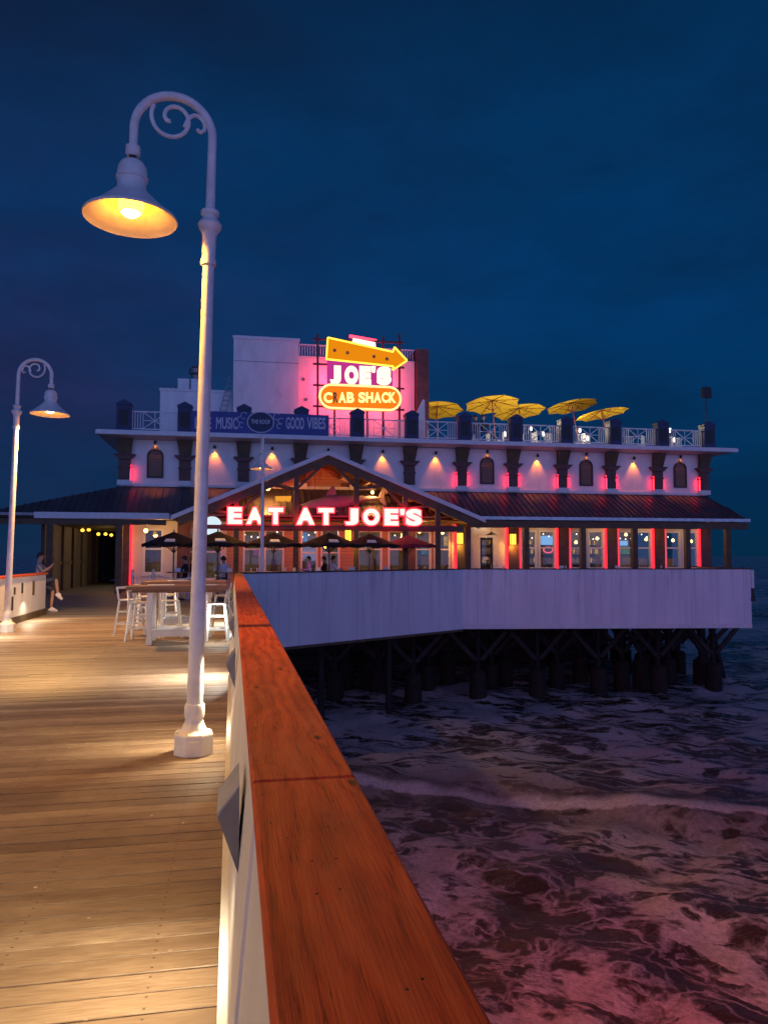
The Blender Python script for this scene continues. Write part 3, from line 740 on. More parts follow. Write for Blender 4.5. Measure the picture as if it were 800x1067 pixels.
# columns
def column(i, x):
    w = .27
    mb = MB().box(x-w, x+w, YF-.18, YF-.004, 5.25, 6.38)
    c = mb.build('column', 'brown', B)
    box(x-w-.04, x+w+.04, YF-.22, YF-.004, 5.82, 5.9).build('neck_band', 'brown', c)
    m2 = MB().prism([(x-w-.02, YF-.3, 6.24), (x+w+.02, YF-.3, 6.24), (x+w+.2, YF-.3, 6.42), (x-w-.2, YF-.3, 6.42)], (0, .29, 0)).box(x-w-.22, x+w+.22, YF-.34, YF-.004, 6.42, 6.47)
    m2.build('capital', 'brown', c)
    MB().prism([(x-w, YF-.2, 6.475), (x+w, YF-.2, 6.475), (x+w+.1, YF-.4, 7.19), (x-w-.1, YF-.4, 7.19)], (0, .196, 0)).build('bracket', 'timber', c)
    MB().box(x-w-.05, x+w+.05, YF-.24, YF-.104, 5.0, 5.246).build('plinth', 'trim_white', c)
    for s in (-1, 1):
        if (i == 0 and s < 0) or (i == NB and s > 0) or 1 <= i <= 4 or (i == 5): continue
        xx = x+s*(w+.012)
        box(xx-.006, xx+.006, YF-.15, YF-.12, 5.25, 5.95).build('light_strip', 'led_soft', c)
    if i == 0:
        xx = x+(w+.012); box(xx-.006, xx+.006, YF-.15, YF-.12, 5.25, 5.95).build('light_strip', 'led_soft', c)
for i, x in enumerate(CX): column(i, x)
# arched windows with shutters
def arched(x, label=None):
    w, z0, z1 = .38, 5.38, 6.42
    pts = [(x-w, z0), (x+w, z0), (x+w, z1)]+[(x+w*math.cos(PI*k/12), z1+w*math.sin(PI*k/12)) for k in range(1, 12)]+[(x-w, z1)]
    inner = [(x+(a-x)*.8, (c-(z0+.0))*.9+z0+.06) for a, c in pts]
    n = len(pts); mb = MB(); y = YF-.085
    vs = [(a, y, c) for a, c in pts]+[(a, y, c) for a, c in inner]+[(a, YF-.001, c) for a, c in pts]+[(a, YF-.001, c) for a, c in inner]
    fs = []
    for i in range(n):
        j = (i+1) % n
        fs += [(i, j, n+j, n+i), (2*n+i, 2*n+j, j, i), (n+i, n+j, 3*n+j, 3*n+i)]
    mb.add(vs, fs); f = mb.build('arched_window', 'black', B)
    MB().prism([(a, YF-.03, c) for a, c in inner], (0, .027, 0)).build('shutter', 'shutter', f)
    MB().box(x-.06, x+.06, YF-.11, YF-.004, z1+w-.03, z1+w+.1).build('keystone', 'black', f)
for b in arch: arched((CX[b]+CX[b+1])/2)
# downlights, one in every bay
wl = thing('wall_downlight', 'x', 'wall light', (0, 0, 0), 'small downlights under the eave')
MB().lathe([(.03, .1), (.06, .06), (.075, -.06), (.07, -.06), (.05, .03)], (0, -.12, 0), 12).build('lamp_hood', 'black', wl)
box(-.02, .02, -.12, 0, .06, .1).build('bracket', 'black', wl)
MB().lathe([(.0, -.05), (.045, -.045), (.045, -.02), (0, .0)], (0, -.12, 0), 10).build('bulb', 'spot_glow', wl)
ordw = ['first', 'second', 'third', 'fourth', 'fifth', 'sixth', 'seventh', 'eighth', 'ninth', 'tenth', 'eleventh']
for b in range(NB):
    x = (CX[b]+CX[b+1])/2; z = 7.06 if b in arch else 6.92
    what = 'above an arched shutter' if b in arch else 'on a blank stretch of wall'
    lab = f'small orange downlight {what}, {ordw[b]} bay from the left corner'
    if b == 0: o = wl; o.location = (x, YF-.02, z); o['label'] = lab
    else: o = copy_tree(wl, lab, (x, YF-.02, z))
    l = light('lamp_beam', 'SPOT', (x, YF-.15, z-.07), 110, (1, .21, .01), spot_size=R(72), spot_blend=.8, shadow_soft_size=.03)
    l.rotation_euler = (R(10), 0, 0)

# roof terrace parapet: navy posts and white railings
post_px = CX
ZR = 7.5
for i, x in enumerate(CX):
    p = MB().box(x-.33, x+.33, 37.25, 37.75, ZR, 8.72); p.add([(x-.36, 37.22, 8.722), (x+.36, 37.22, 8.722), (x+.36, 37.78, 8.722), (x-.36, 37.78, 8.722), (x-.36, 37.22, 8.8), (x+.36, 37.22, 8.8), (x+.36, 37.78, 8.8), (x-.36, 37.78, 8.8), (x, 37.22, 8.98), (x, 37.78, 8.98)],
        [(0,3,2,1), (0,1,5,4), (2,3,7,6), (1,2,6,5), (3,0,4,7), (4,5,8), (6,7,9), (5,6,9,8), (7,4,8,9)])
    po = p.build('terrace_post', 'blue', B)
    box(x-.2, x+.2, 37.235, 37.248, ZR+.25, 8.5).build('inset_panel', 'banner' if False else 'black', po)
for i in range(NB):
    a, b = CX[i]+.345, CX[i+1]-.345
    if 1 <= i < 4 and False: continue
    z0, z1, y = ZR+.12, 8.5, 37.5
    mb = MB().box(a, b, y-.03, y+.03, z1-.06, z1).box(a, b, y-.025, y+.025, z0, z0+.05)
    n = 5; cxs = (a+b)/2; hw = .52
    for s in (-1, 1):
        for k in range(5):
            x = cxs+s*(hw+.02+k*((b-a)/2-hw-.04)/4); mb.box(x-.016, x+.016, y-.016, y+.016, z0+.051, z1-.061)
    for (p, q) in (((-hw, z0+.05), (hw, z1-.06)), ((-hw, z1-.06), (hw, z0+.05))):
        mb.bar((cxs+p[0], y+.02*(1 if p[1] > 8 else -1), p[1]), (cxs+q[0], y+.02*(1 if p[1] > 8 else -1), q[1]), .035)
    mb.box(cxs-.016, cxs+.016, y-.055, y-.04, z0+.05, z1-.06).box(cxs-hw, cxs+hw, y+.04, y+.055, (z0+z1)/2-.016, (z0+z1)/2+.016)
    mb.build('terrace_railing', 'trim_white', B)

# roof block (stair and kitchen house on the roof)
YB = 43.0
def X(px): return atx(px, YB)
zt = atz(275, 352, YB); zt2 = atz(360, 374, YB); zt3 = atz(200, 404, YB)
mb = MB().box(X(241), X(310), YB, YB+6, ZR, zt); blk = mb.build('roof_block', 'white', B)
box(X(240), X(311), YB-.06, YB-.002, zt-.12, zt+.06).build('coping', 'trim_white', blk)
box(X(241)+.01, X(310)-.01, YB-.012, YB-.002, atz(275, 377, YB)-.015, atz(275, 377, YB)+.015).build('panel_joint', 'grey', blk)
blk2 = box(X(310)+.004, X(433), YB+.2, YB+6, ZR, zt2).build('roof_block', 'white', B)
box(X(310)+.01, X(433), YB+.14, YB+.198, zt2-.02, zt2+.1).build('coping', 'trim_white', blk2)
mb = MB(); xa, xb = X(310)+.05, X(433)
mb.box(xa, xb, YB+.25, YB+.3, zt2+.75, zt2+.82)
k = xa
while k < xb: mb.box(k, k+.035, YB+.255, YB+.29, zt2+.1, zt2+.75); k += .15
mb.build('roof_railing', 'trim_white', blk2)
box(X(434), X(447), YB-.1, YB+5.9, ZR, atz(440, 364, YB)).build('corner_pier', 'brown', B)
blk3 = box(X(163), X(240)-.0, YB+.6, YB+6, ZR, zt3).build('roof_block', 'white', B)
box(X(162), X(240)-.0, YB+.54, YB+.598, zt3-.1, zt3+.05).build('coping', 'trim_white', blk3)
for q in ((316, 395), (319, 416)):
    p = at(*q, YB+.19); MB().lathe([(.08, -.06), (.1, 0)], p, 12, 'y').build('vent_cap', 'grey', blk2)
# plant on the low roof block
ac = thing('rooftop_unit', 'white boxy air conditioning unit with ducts on the low roof at the left', 'air conditioner', at(195, 404, YB+1.5))
w = V(ac['_w'])
box(w.x-.5, w.x+.15, w.y-.4, w.y+.5, zt3, zt3+.75).build('casing', 'white', ac, bevel=.02)
box(w.x+.2, w.x+1.0, w.y-.3, w.y+.6, zt3, zt3+.8).build('casing', 'galv', ac, bevel=.02)
ven = MB().lathe([(.3, zt3+.8), (.3, zt3+1.05), (.42, zt3+1.15), (.42, zt3+1.4), (.25, zt3+1.55)], (w.x+.5, w.y+.1, 0), 14).build('fan_cowl', 'grey', ac, smooth=True)
MB().tube([(w.x-.75, w.y, zt3), (w.x-.75, w.y, zt3+.35), (w.x-.5, w.y, zt3+.4)], .05, 8).build('pipe', 'galv', ac)
ld = MB(); a0 = at(228, 432, YB+.4); a1 = at(239, 392, YB+.4)
for s in (0, .35): ld.bar(a0+V((s, 0, 0)), a1+V((s, 0, 0)), .05)
for k in range(1, 8): ld.bar(a0.lerp(a1, k/8), a0.lerp(a1, k/8)+V((.35, 0, 0)), .035)
tag(ld.build('roof_ladder', 'grey', None, a0), 'grey ladder leaning on the rooftop block behind the banner', 'ladder')

# lower roof all round, with seams
EY, EZ, WZ = 35.2, 3.52, 4.95
hl, hr = V((-10.4, EY, EZ)), V((26.15, EY, EZ-.02))
tl, tr = V((XL-.02, YF-.02, WZ)), V((XR+.02, YF-.02, WZ))
mb = MB(); th = V((0, 0, -.07))
def slab(q): mb.add([*q, *[p+th for p in q]], [(0,1,2,3), (7,6,5,4), (0,4,5,1), (1,5,6,2), (2,6,7,3), (3,7,4,0)])
slab([hl, hr, tr, tl])
slab([hr, V((hr.x, 54, hr.z)), V((tr.x, 54, WZ)), tr]); slab([V((hl.x, 54, hl.z)), hl, tl, V((tl.x, 54, WZ))])
k = hl.x+.25
while k < hr.x:
    top_y = None
    # seam from the eave up to the wall or the hip
    f = 1.0
    if k < tl.x: f = (k-hl.x)/(tl.x-hl.x)
    if k > tr.x: f = (hr.x-k)/(hr.x-tr.x)
    if f > .06: mb.bar((k, EY, EZ+.012), (k, EY+(YF-.05-EY)*f, EZ+(WZ-EZ)*f+.012), .04, .05)
    k += .3
rf = mb.build('lower_roof', 'roof', B)
box(-2.75-5.6, -2.75, EY-.1, EY-.002, EZ-.24, EZ+.03).build('fascia_board', 'trim_white', rf)
box(-10.4, -2.75-5.604, EY-.05, EY-.002, EZ-.12, EZ+.0).build('fascia_board', 'grey', rf)
box(11.3, hr.x, EY-.1, EY-.002, EZ-.12, EZ+.03).build('gutter', 'galv', rf)
box(11.0, hr.x-.05, EY+.02, EY+.25, EZ-.5, EZ-.16).build('eave_beam', 'timber', B)
box(-10.2, -2.9, EY+.02, EY+.25, EZ-.5, EZ-.26).build('eave_beam', 'timber', B)
box(-10.3, hr.x-.05, EY+.3, YF-.01, EZ-.2, EZ-.14).build('porch_ceiling', 'timber', B)

# porch posts on the right
for px in (487, 548, 607, 661, 716, 758):
    x = atx(px, EY+.14)
    box(x-.13, x+.13, EY+.02, EY+.26, 0, EZ-.502).build('porch_post', 'timber', B)
for px in (52, 124):
    x = atx(px, EY+.14)
    box(x-.14, x+.14, EY+.02, EY+.28, 0, EZ-.502).build('porch_post', 'timber', B)

# ---- front gable
GY = 33.9
ap = at(342, 470, GY); gl = at(178, 537, GY); gr = at(506, 541, GY)
gl.z = gr.z = (gl.z+gr.z)/2
def gslab(name, m, d0, d1, y0, y1, inset=0.0, par=B):
    mb = MB()
    for e, s in ((gl, -1), (gr, 1)):
        a = V((ap.x, y0, ap.z)); b = V((e.x, y0, e.z))
        nrm = (b-a).cross(V((0, 1, 0))).normalized();
        if nrm.z > 0: nrm = -nrm
        dd = (b-a).normalized()
        b2 = b-dd*inset
        def drop(p, d): return p+V((0, 0, -d/abs(nrm.z)))
        mb.prism([drop(a, d0), drop(b2, d0), drop(b2, d1), drop(a, d1)], (0, y1-y0, 0))
    return mb.build(name, m, par)
groof = gslab('gable_roof', 'roof', 0, .1, GY+.07, YF-.01)
gslab('rake_fascia', 'trim_white', -.02, .16, GY, GY+.068, par=groof)
gslab('rake_beam', 'timber', .18, .52, GY+.1, GY+.3, .3)
gslab('soffit', 'timber', .105, .16, GY+.31, YF-.02, .1)
mb = MB()
for kk in range(1, 7):      # purlins running back under the roof
    for e in (gl, gr):
        p = ap.lerp(e, kk/7); mb.box(p.x-.07, p.x+.07, GY+.32, YF-.02, p.z-.42, p.z-.2)
mb.build('purlins', 'timber', B)
# posts of the gable and tie beam
def rz_at(x):
    e = gl if x < ap.x else gr
    return ap.z+(e.z-ap.z)*(abs(x-ap.x)/abs(e.x-ap.x))
for px in (246, 308, 371, 422, 456):
    x = atx(px, GY+.2); zt_ = rz_at(x)-.5
    box(x-.11, x+.11, GY+.11, GY+.29, 0, zt_).build('gable_post', 'timber', B)
tb = atz(340, 549.5, GY+.05)
box(atx(212, GY), atx(470, GY), GY+.04, GY+.108, tb-.1, tb+.08).build('tie_beam', 'frame_red', B)
box(atx(212, GY), atx(485, GY), GY+.3, GY+.42, tb-.16, tb+.12).build('tie_beam', 'timber', B)
for pa, pb in ((246, 222), (246, 275), (308, 285), (308, 335), (371, 350), (371, 398), (422, 402), (422, 446)):
    xa_, xb_ = atx(pa, GY+.2), atx(pb, GY+.2); za_ = rz_at(xa_)-1.1; zb_ = rz_at(xb_)-.52
    if zb_ > za_: MB().bar((xa_, GY+.2, za_), (xb_, GY+.2, zb_), .1, .12).build('truss_brace', 'timber', B)
# gable back wall: coloured clapboards filling the triangle at the building face
mb = MB().prism([(gl.x+1.6, YF-.03, 3.3), (gr.x-1.6, YF-.03, 3.3), (gr.x-1.6, YF-.03, rz_at(gr.x-1.6)-.4), (ap.x, YF-.03, ap.z-.4), (gl.x+1.6, YF-.03, rz_at(gl.x+1.6)-.4)], (0, .025, 0))
mb.build('gable_wall', 'terracotta', B)
for px in (297, 359, 402, 426):
    x = atx(px, YF); box(x-.2, x+.2, YF-.09, YF-.034, 3.3, rz_at(x)-.5).build('pilaster', 'brown', B)
for px0, px1, y0, y1 in ((309, 332, 482, 522), (334, 354, 480, 524)):
    o = box(atx(px0, YF), atx(px1, YF), YF-.06, YF-.034, atz(320, y1, YF), atz(320, y0, YF)).build('gable_pane', 'terracotta', B)

# ---- ground storey wall, windows, doors
LW0, LW1 = 0, 3.35
WIN = []   # (x0,x1,z0,z1,kind)
def xw(px): return atx(px, YF)
for c0, c1 in ((7, 8), (8, 9), (9, 10), (10, 11)):
    a, b = CX[c0]+.36, CX[c1]-.36; m_ = (a+b)/2
    WIN += [(a+.05, m_-.05, .95, 3.0, 'w'), (m_+.05, b-.05, .95, 3.0, 'w')]
DOOR = (xw(500), xw(513.5), .02, 2.6)
for p0, p1 in ((149, 170), (253, 272), (275, 296), (372, 398), (404, 424), (432, 449), (452, 469)):
    WIN.append((xw(p0), xw(p1), .8, 2.95, 'w'))
for p0, p1 in ((313, 331), (334, 354)):
    WIN.append((xw(p0), xw(p1), .3, 3.05, 'w'))
WIN.append((xw(192), xw(208), .5, 2.95, 'w')); WIN.append((xw(212), xw(232), .5, 2.95, 'w'))
ops = [(a, b, c, d) for a, b, c, d, k in WIN]+[DOOR]
GA, GB = xw(236), xw(470.5)
for nm, mm, a, b in (('lower_wall', 'cream', XL, GA-.002), ('lower_wall', 'terracotta', GA, GB), ('lower_wall', 'cream', GB+.002, XR)):
    wall_open(nm, mm, a, b, LW0, 3.59, [o for o in ops if a <= o[0] < b])
def window(a, b, c, d):
    y = YF+.02; fw = .095
    mb = MB().box(a, a+fw, y-.05, y+.08, c, d).box(b-fw, b, y-.05, y+.08, c, d).box(a+fw, b-fw, y-.05, y+.08, d-fw, d).box(a+fw, b-fw, y-.05, y+.08, c, c+fw)
    mz = c+(d-c)*.55
    mb.box(a+fw, b-fw, y-.03, y+.06, mz-.035, mz+.035)
    f = mb.build('window', 'trim_white', B)
    box(a+fw, b-fw, y+.01, y+.02, c+fw, mz-.036).build('pane', 'glass', f)
    box(a+fw, b-fw, y+.03, y+.04, mz+.036, d-fw).build('pane', 'glass', f)
    box(a-.04, b+.04, YF-.07, YF-.001, c-.09, c-.005).build('sill', 'trim_white', f)
for a, b, c, d, k in WIN: window(a, b, c, d)
a, b, c, d = DOOR
dr = MB().box(a-.09, a, YF-.06, YF-.002, 0, d).box(b, b+.09, YF-.06, YF-.002, 0, d).box(a-.09, b+.09, YF-.06, YF-.002, d+.002, d+.1).build('door_frame', 'trim_white', B)
dd = MB().box(a+.01, a+.12, YF+.05, YF+.1, .03, d-.01).box(b-.12, b-.01, YF+.05, YF+.1, .03, d-.01).box(a+.121, b-.121, YF+.05, YF+.1, d-.13, d-.01).box(a+.121, b-.121, YF+.05, YF+.1, .03, .4).build('door', 'black', B)
box(a+.121, b-.121, YF+.07, YF+.08, .401, d-.131).build('pane', 'glass', dd)
box(a+.2, a+.45, YF+.055, YF+.065, 1.45, 1.6).build('notice', 'napkin', dd)
box(b-.11, b-.08, YF+.0, YF+.05, 1.0, 1.25).build('handle', 'galv', dd)
# brown columns of the ground storey with red strips on both flanks
for i, x in enumerate(CX):
    if i in (2, 3, 4): continue
    w = .3
    c = box(x-w, x+w, YF-.2, YF-.003, 0, 3.3).build('ground_column', 'brown' if i != 6 else 'timber', B)
    for s in (-1, 1):
        if i == 0 and s < 0: continue
        if i == NB and s > 0: continue
        if i == 5: continue
        if i == 6 and s > 0: continue
        if i == 1: continue
        xx = x+s*(w+.035)
        box(xx-.03, xx+.03, YF-.12, YF-.06, .3, 3.22).build('light_strip', 'led', c)
x = xw(136); box(x-.05, x+.05, YF-.12, YF-.06, .3, 3.22).build('light_strip', 'led', B)
# interior
inn = MB().box(XL+.3, XR-.31, 45.0, 45.2, 0, 3.4).box(XL+.3, XR-.31, YF+.26, 45, 3.4, 3.5).build('inner_wall', 'timber', B)
box(XL+.3, XR-.31, YF+.26, 45, -.02, .01).build('inner_floor', 'floor_in', B)
for x, e in ((-3, 50), (.5, 75), (4.4, 110), (8.5, 70), (13, 70), (17.2, 95), (20.5, 95), (23.6, 80)):
    light('added_ceiling_fill', 'POINT', (x, 42.2, 3.0), e*2.0, (1, .74, .46) if not (4 < x < 5) else (.85, .75, 1), shadow_soft_size=.3)  # added bare lights in place of ceiling lamps inside
for x in (13.1, 16.0, 19.1, 21.9, 24.4): light('added_ceiling_fill', 'POINT', (x, 36.9, 3.1), 20, (1, .62, .3), shadow_soft_size=.12)  # added bare porch lights, no fixtures, warming wall and window frames
for x in (.6, 3.4, 6.4, 9.2): light('added_ceiling_fill', 'POINT', (x, 36.7, 3.0), 22, (1, .50, .2), shadow_soft_size=.12)  # more added lights, under the gable porch
light('added_ceiling_fill', 'POINT', (-3.3, 36.6, 3.0), 40, (1, .55, .2), shadow_soft_size=.12)  # added light under the left porch
# clutter inside: booths, bar, bottles, screens
def booth(x, y):
    t = thing('dining_booth', 'dark padded booth and table seen through the restaurant windows', 'booth', (x, y, 0), 'booths inside the restaurant')
    box(x-.9, x-.75, y-.5, y+.5, 0, 1.5).build('backrest', 'brown', t); box(x+.75, x+.9, y-.5, y+.5, 0, 1.5).build('backrest', 'brown', t)
    box(x-.4, x+.4, y-.45, y+.45, .95, 1.0).build('tabletop', 'table_wood', t); box(x-.06, x+.06, y-.06, y+.06, 0, .95).build('leg', 'black', t)
    MB().lathe([(.035, 1.0), (.035, 1.15), (.012, 1.2), (.012, 1.28)], (x+.1, y-.2, 0), 8).build('bottle', 'red_cloth', t)
    return t
b0 = booth(16.0, 40.2)
for x in (18.6, 21.3, 23.9, 8.2, 10.6, 1.2, 3.0): copy_tree(b0, None, (x, 40.3, 0))
sh = thing('bar_shelf', 'lit bar shelf of bottles on the back wall inside the restaurant', 'shelf', (17, 44.6, 0))
mb = MB()
for z in (1.2, 1.75, 2.3): mb.box(13.2, 22.5, 44.5, 44.95, z, z+.04)
mb.build('shelves', 'timber', sh)
mb = MB(); mb2 = MB()
for z in (1.24, 1.79, 2.34):
    x = 13.4
    while x < 22.4:
        (mb if random.random() < .6 else mb2).lathe([(.04, z), (.04, z+.2), (.015, z+.26), (.015, z+.34)], (x, 44.6, 0), 7); x += random.uniform(.1, .35)
mb.build('bottles', 'shutter', sh); mb2.build('bottles', 'yellow_cloth', sh)
for k, (px, py, w_, h_) in enumerate(((567, 563, 1.15, .55), (642+8, 566, .5, .3), (322, 576, .9, .9))):
    p = at(px, py, 43.5); o = box(p.x-w_/2, p.x+w_/2, 43.5, 43.56, p.z-h_/2, p.z+h_/2)
    o = o.build('television_screen', 'tv' if k < 2 else 'window_dim', None, p)
    tag(o, ['bright blue screen inside, behind the window left of the second porch post', 'small blue screen inside, behind a right hand window', 'purple glowing screen inside the window under the shark'][k], 'screen')
p = at(568, 570, 43.4); tag(fit_text('neon_sign', 'OPEN', p.x-.4, p.x+.4, p.z-.12, p.z+.1, 43.4, .04, 'neon_in', None), 'small red neon sign glowing inside the window', 'neon sign') if False else None
for k, (px, py) in enumerate(((437, 554), (600, 565), (622, 561), (652, 557), (673, 562), (701, 563), (720, 564), (566, 552), (461, 555))):
    p = at(px, py, 41.0)
    t = thing('pendant_lamp', 'x', 'pendant lamp', p, 'pendant lamps inside the restaurant')
    t['label'] = f'small glowing pendant bulb seen through the ground floor glass, {ordw[sorted([437,461,566,600,622,652,673,701,720]).index(px)]} from the left'
    MB().lathe([(.0, -.1), (.07, -.07), (.09, 0), (.06, .06), (.03, .09)], p, 12).build('bulb', 'pend', t, smooth=True)
    MB().tube([p+V((0, 0, .09)), V((p.x, p.y, 3.4))], .012, 6).build('cord', 'black', t)

# pictures and strings of bulbs on the inner wall
cols = [((.5, .08, .05)), ((.05, .2, .4)), ((.6, .45, .1)), ((.1, .3, .15)), ((.55, .5, .45)), ((.25, .06, .2))]
for k, c_ in enumerate(cols): M[f'pic{k}'] = mat(f'picture_tone_{k}', c_, .5, var=.6, scale=9)
x = -4.2; k = 0
while x < 24.5:
    if not 13 < x < 22.6:
        w_ = random.uniform(.5, 1.0); h_ = random.uniform(.4, .8); z_ = random.uniform(1.4, 2.5)
        f = box(x, x+w_, 44.93, 44.99, z_, z_+h_).build('framed_picture', 'black', None, (x+w_/2, 44.96, z_))
        tag(f, 'dark framed picture on the inner wall, glimpsed through the ground floor glass', 'picture', 'pictures on the inner wall')
        box(x+.06, x+w_-.06, 44.915, 44.928, z_+.06, z_+h_-.06).build('print', f'pic{k % 6}', f); k += 1
    x += random.uniform(.9, 1.6)
for nm, xa_, xb_, Y_ in (('left', .3, 9.6, 40.6), ('right', 13.2, 25.0, 40.9)):
    st_ = thing('string_lights', f'sagging string of tiny warm bulbs inside the {"gable windows" if nm == "left" else "four window bays at the right"}', 'string lights', ((xa_+xb_)/2, Y_, 2.9))
    mb = MB(); pts = []; n_ = int((xb_-xa_)/.33)
    for k in range(n_+1):
        x = xa_+(xb_-xa_)*k/n_; pts.append((x, Y_, 2.95-.28*abs(math.sin(PI*k/6))))
    MB().tube(pts, .008, 5).build('wire', 'black', st_)
    for p in pts[::1]: mb.lathe([(0, -.1), (.03, -.075), (.035, -.05), (.02, -.02)], p, 6)
    mb.build('bulbs', 'white_bulb', st_)
for k, (px, py, cn) in enumerate(((571, 573, 'neon_in'),)):
    p = at(px, py, 43.8)
    mb = MB(); ring = [(p.x+.3*math.cos(2*PI*j/20), 43.8, p.z+.17*math.sin(2*PI*j/20)) for j in range(21)]
    mb.tube(ring, .028, 6)
    t = thing('neon_ring', 'small glowing pink oval sign inside the window, below the blue screen', 'neon sign', p)
    mb.build('tube', cn, t); box(p.x-.34, p.x+.34, 43.84, 43.87, p.z-.2, p.z+.2).build('backboard', 'black', t)

# ---- hall at the left
hx = -8.1
ho = thing('covered_walkway', 'dark boarded covered walkway running back along the restaurant\'s left side', 'walkway', (hx, 44, 0))
box(hx-.15, hx, 36.0, 56, 0, 3.2).build('side_wall', 'hall', ho)
box(hx+.002, hx+.05, 36.0, 56, 1.25, 1.4).build('dado_rail', 'timber', ho)
box(hx, XL, 56.002, 56.2, 0, 3.2).build('end_wall', 'hall', ho)
box(hx, XL, 38.3, 56, 3.1, 3.19).build('ceiling', 'hall', ho)
for k in range(8):
    y = 37+k*2.4; box(hx+.004, hx+.12, y, y+.16, 0, 3.1).build('stud', 'timber', ho)
light('hall_glow', 'POINT', (-6.4, 41.5, 2.4), 10, (1, .62, .2), shadow_soft_size=.2)
for k, (px, py) in enumerate(((86, 552.5), (92.5, 552), (102.5, 556.5), (110, 556.5), (116, 557.5))):
    p = at(px, py, 42+k*1.2)
    t = thing('hall_lamp', f'small yellow lamp under the left walkway ceiling, {ordw[k]} from the left in its row', 'lamp', p, 'yellow lamps in the walkway')
    MB().lathe([(0, -.09), (.08, -.06), (.1, 0), (.07, .06), (0, .09)], p, 10).build('bulb', 'lantern', t, smooth=True)
    MB().tube([p+V((0, 0, .07)), V((p.x, p.y, 3.1))], .012, 6).build('stem', 'black', t)

# ---- lanterns on columns, porch lamps
def lantern(px, py, Y, label):
    p = at(px, py, Y)
    t = thing('wall_lantern', label, 'lantern', p, 'yellow wall lanterns')
    box(p.x-.13, p.x+.13, p.y-.2, p.y-.02, p.z-.27, p.z+.27).build('glass_box', 'lantern', t)
    box(p.x-.16, p.x+.16, p.y-.23, p.y-.001, p.z+.272, p.z+.31).build('metal_cap', 'black', t); box(p.x-.16, p.x+.16, p.y-.23, p.y-.001, p.z-.31, p.z-.272).build('base_plate', 'black', t)
    mb = MB()
    for sx in (-.14, 0, .14): mb.box(p.x+sx-.012, p.x+sx+.012, p.y-.22, p.y-.201, p.z-.27, p.z+.27)
    mb.build('bars', 'black', t)
    light('lamp_beam', 'POINT', (p.x, p.y-.28, p.z-.4), 30, (1, .5, .06), shadow_soft_size=.08)
lantern(478.5, 561, YF-.2, 'yellow glass wall lantern on the column just left of the white framed door')
lantern(533.5, 562, YF-.2, 'yellow glass wall lantern on the column right of the white framed door')
lantern(362, 559, GY+.1, 'yellow glass wall lantern on the gable post behind the dark parasols')
p = at(512, 546, YF-.6)
el = thing('exit_flood', 'small twin white emergency light under the porch above the door', 'emergency light', at(500, 548, YF-.02))
p = V(el['_w'])
for s in (-.18, .2): MB().lathe([(.0, -.2), (.09, -.18), (.08, -.05)], p+V((s, 0, 0)), 10, 'y').build('lamp_head', 'white_bulb', el)
box(p.x-.2, p.x+.2, p.y-.08, p.y-.0, p.z-.06, p.z+.06).build('casing', 'black', el)
p = at(512, 557, YF-.8)
dp = thing('pendant_lamp', 'dark flared pendant shade hanging in front of the door', 'pendant lamp', p)
MB().lathe([(.04, .15), (.08, .1), (.32, -.03), (.3, -.03), (.05, .06)], p, 16).build('lamp_shade', 'black', dp, smooth=True)
MB().tube([p+V((0, 0, .14)), (p.x, p.y, EZ-.2)], .012, 6).build('cord', 'black', dp)
# gable lamps
for k, (px, py, Y, r_) in enumerate(((279, 508.5, 36.3, .13), (388, 513, 36.3, .09), (447, 552, 35.3, .1), (152, 553, 36, .1), (219, 552.5, 34.6, .09))):
    p = at(px, py, Y)
    t = thing('porch_lamp', ['round amber lamp high under the left slope of the gable', 'small hooded spot under the right slope of the gable', 'yellow bulb hanging at the right end of the gable porch', 'yellow bulb hanging under the porch at the far left window', 'yellow bulb just below the big white globe'][k], 'porch lamp', p, 'bulbs under the porch roof')
    MB().lathe([(0, -r_), (r_*.7, -r_*.7), (r_, 0), (r_*.7, r_*.7), (0, r_)], p, 14).build('bulb', 'pend', t, smooth=True)
    top = rz_at(p.x)-.2 if gl.x < p.x < gr.x else EZ-.2
    MB().tube([p+V((0, 0, r_)), (p.x, p.y, max(top, p.z+r_+.05))], .015, 6).build('stem', 'black', t)
    light('lamp_beam', 'POINT', p+V((0, -.25, -.1)), (150, 95, 60, 55, 45)[k], (1, .42, .10), shadow_soft_size=.1)
p = at(221, 548, 34.4)
gb = thing('globe_lamp', 'large pale white globe lamp under the left end of the gable', 'globe lamp', p)
MB().lathe([(.42*math.sin(PI*k/14), -.42*math.cos(PI*k/14)) for k in range(15)], p, 24).build('globe', 'globe', gb, smooth=True)
MB().tube([p+V((0, 0, .4)), (p.x, p.y, rz_at(p.x)-.2)], .02, 8).build('stem', 'black', gb)
# glowing amber shade behind the T of EAT
p0 = at(287, 517, 36.6); p1 = at(301, 538, 36.6)
ls = MB().prism([(p0.x, 36.6, p0.z), (p1.x+.12, 36.6, p0.z+.02), (p1.x-.1, 36.6, p1.z), (p0.x+.25, 36.6, p1.z+.05), (p0.x+.32, 36.6, (p0.z+p1.z)/2), (p0.x+.06, 36.6, (p0.z+p1.z)/2+.12)], (0, .5, 0)).build('amber_sail', 'amber_shade', None, p0)
tag(ls, 'glowing amber hanging panel behind the letter T at the left of the gable', 'hanging panel')

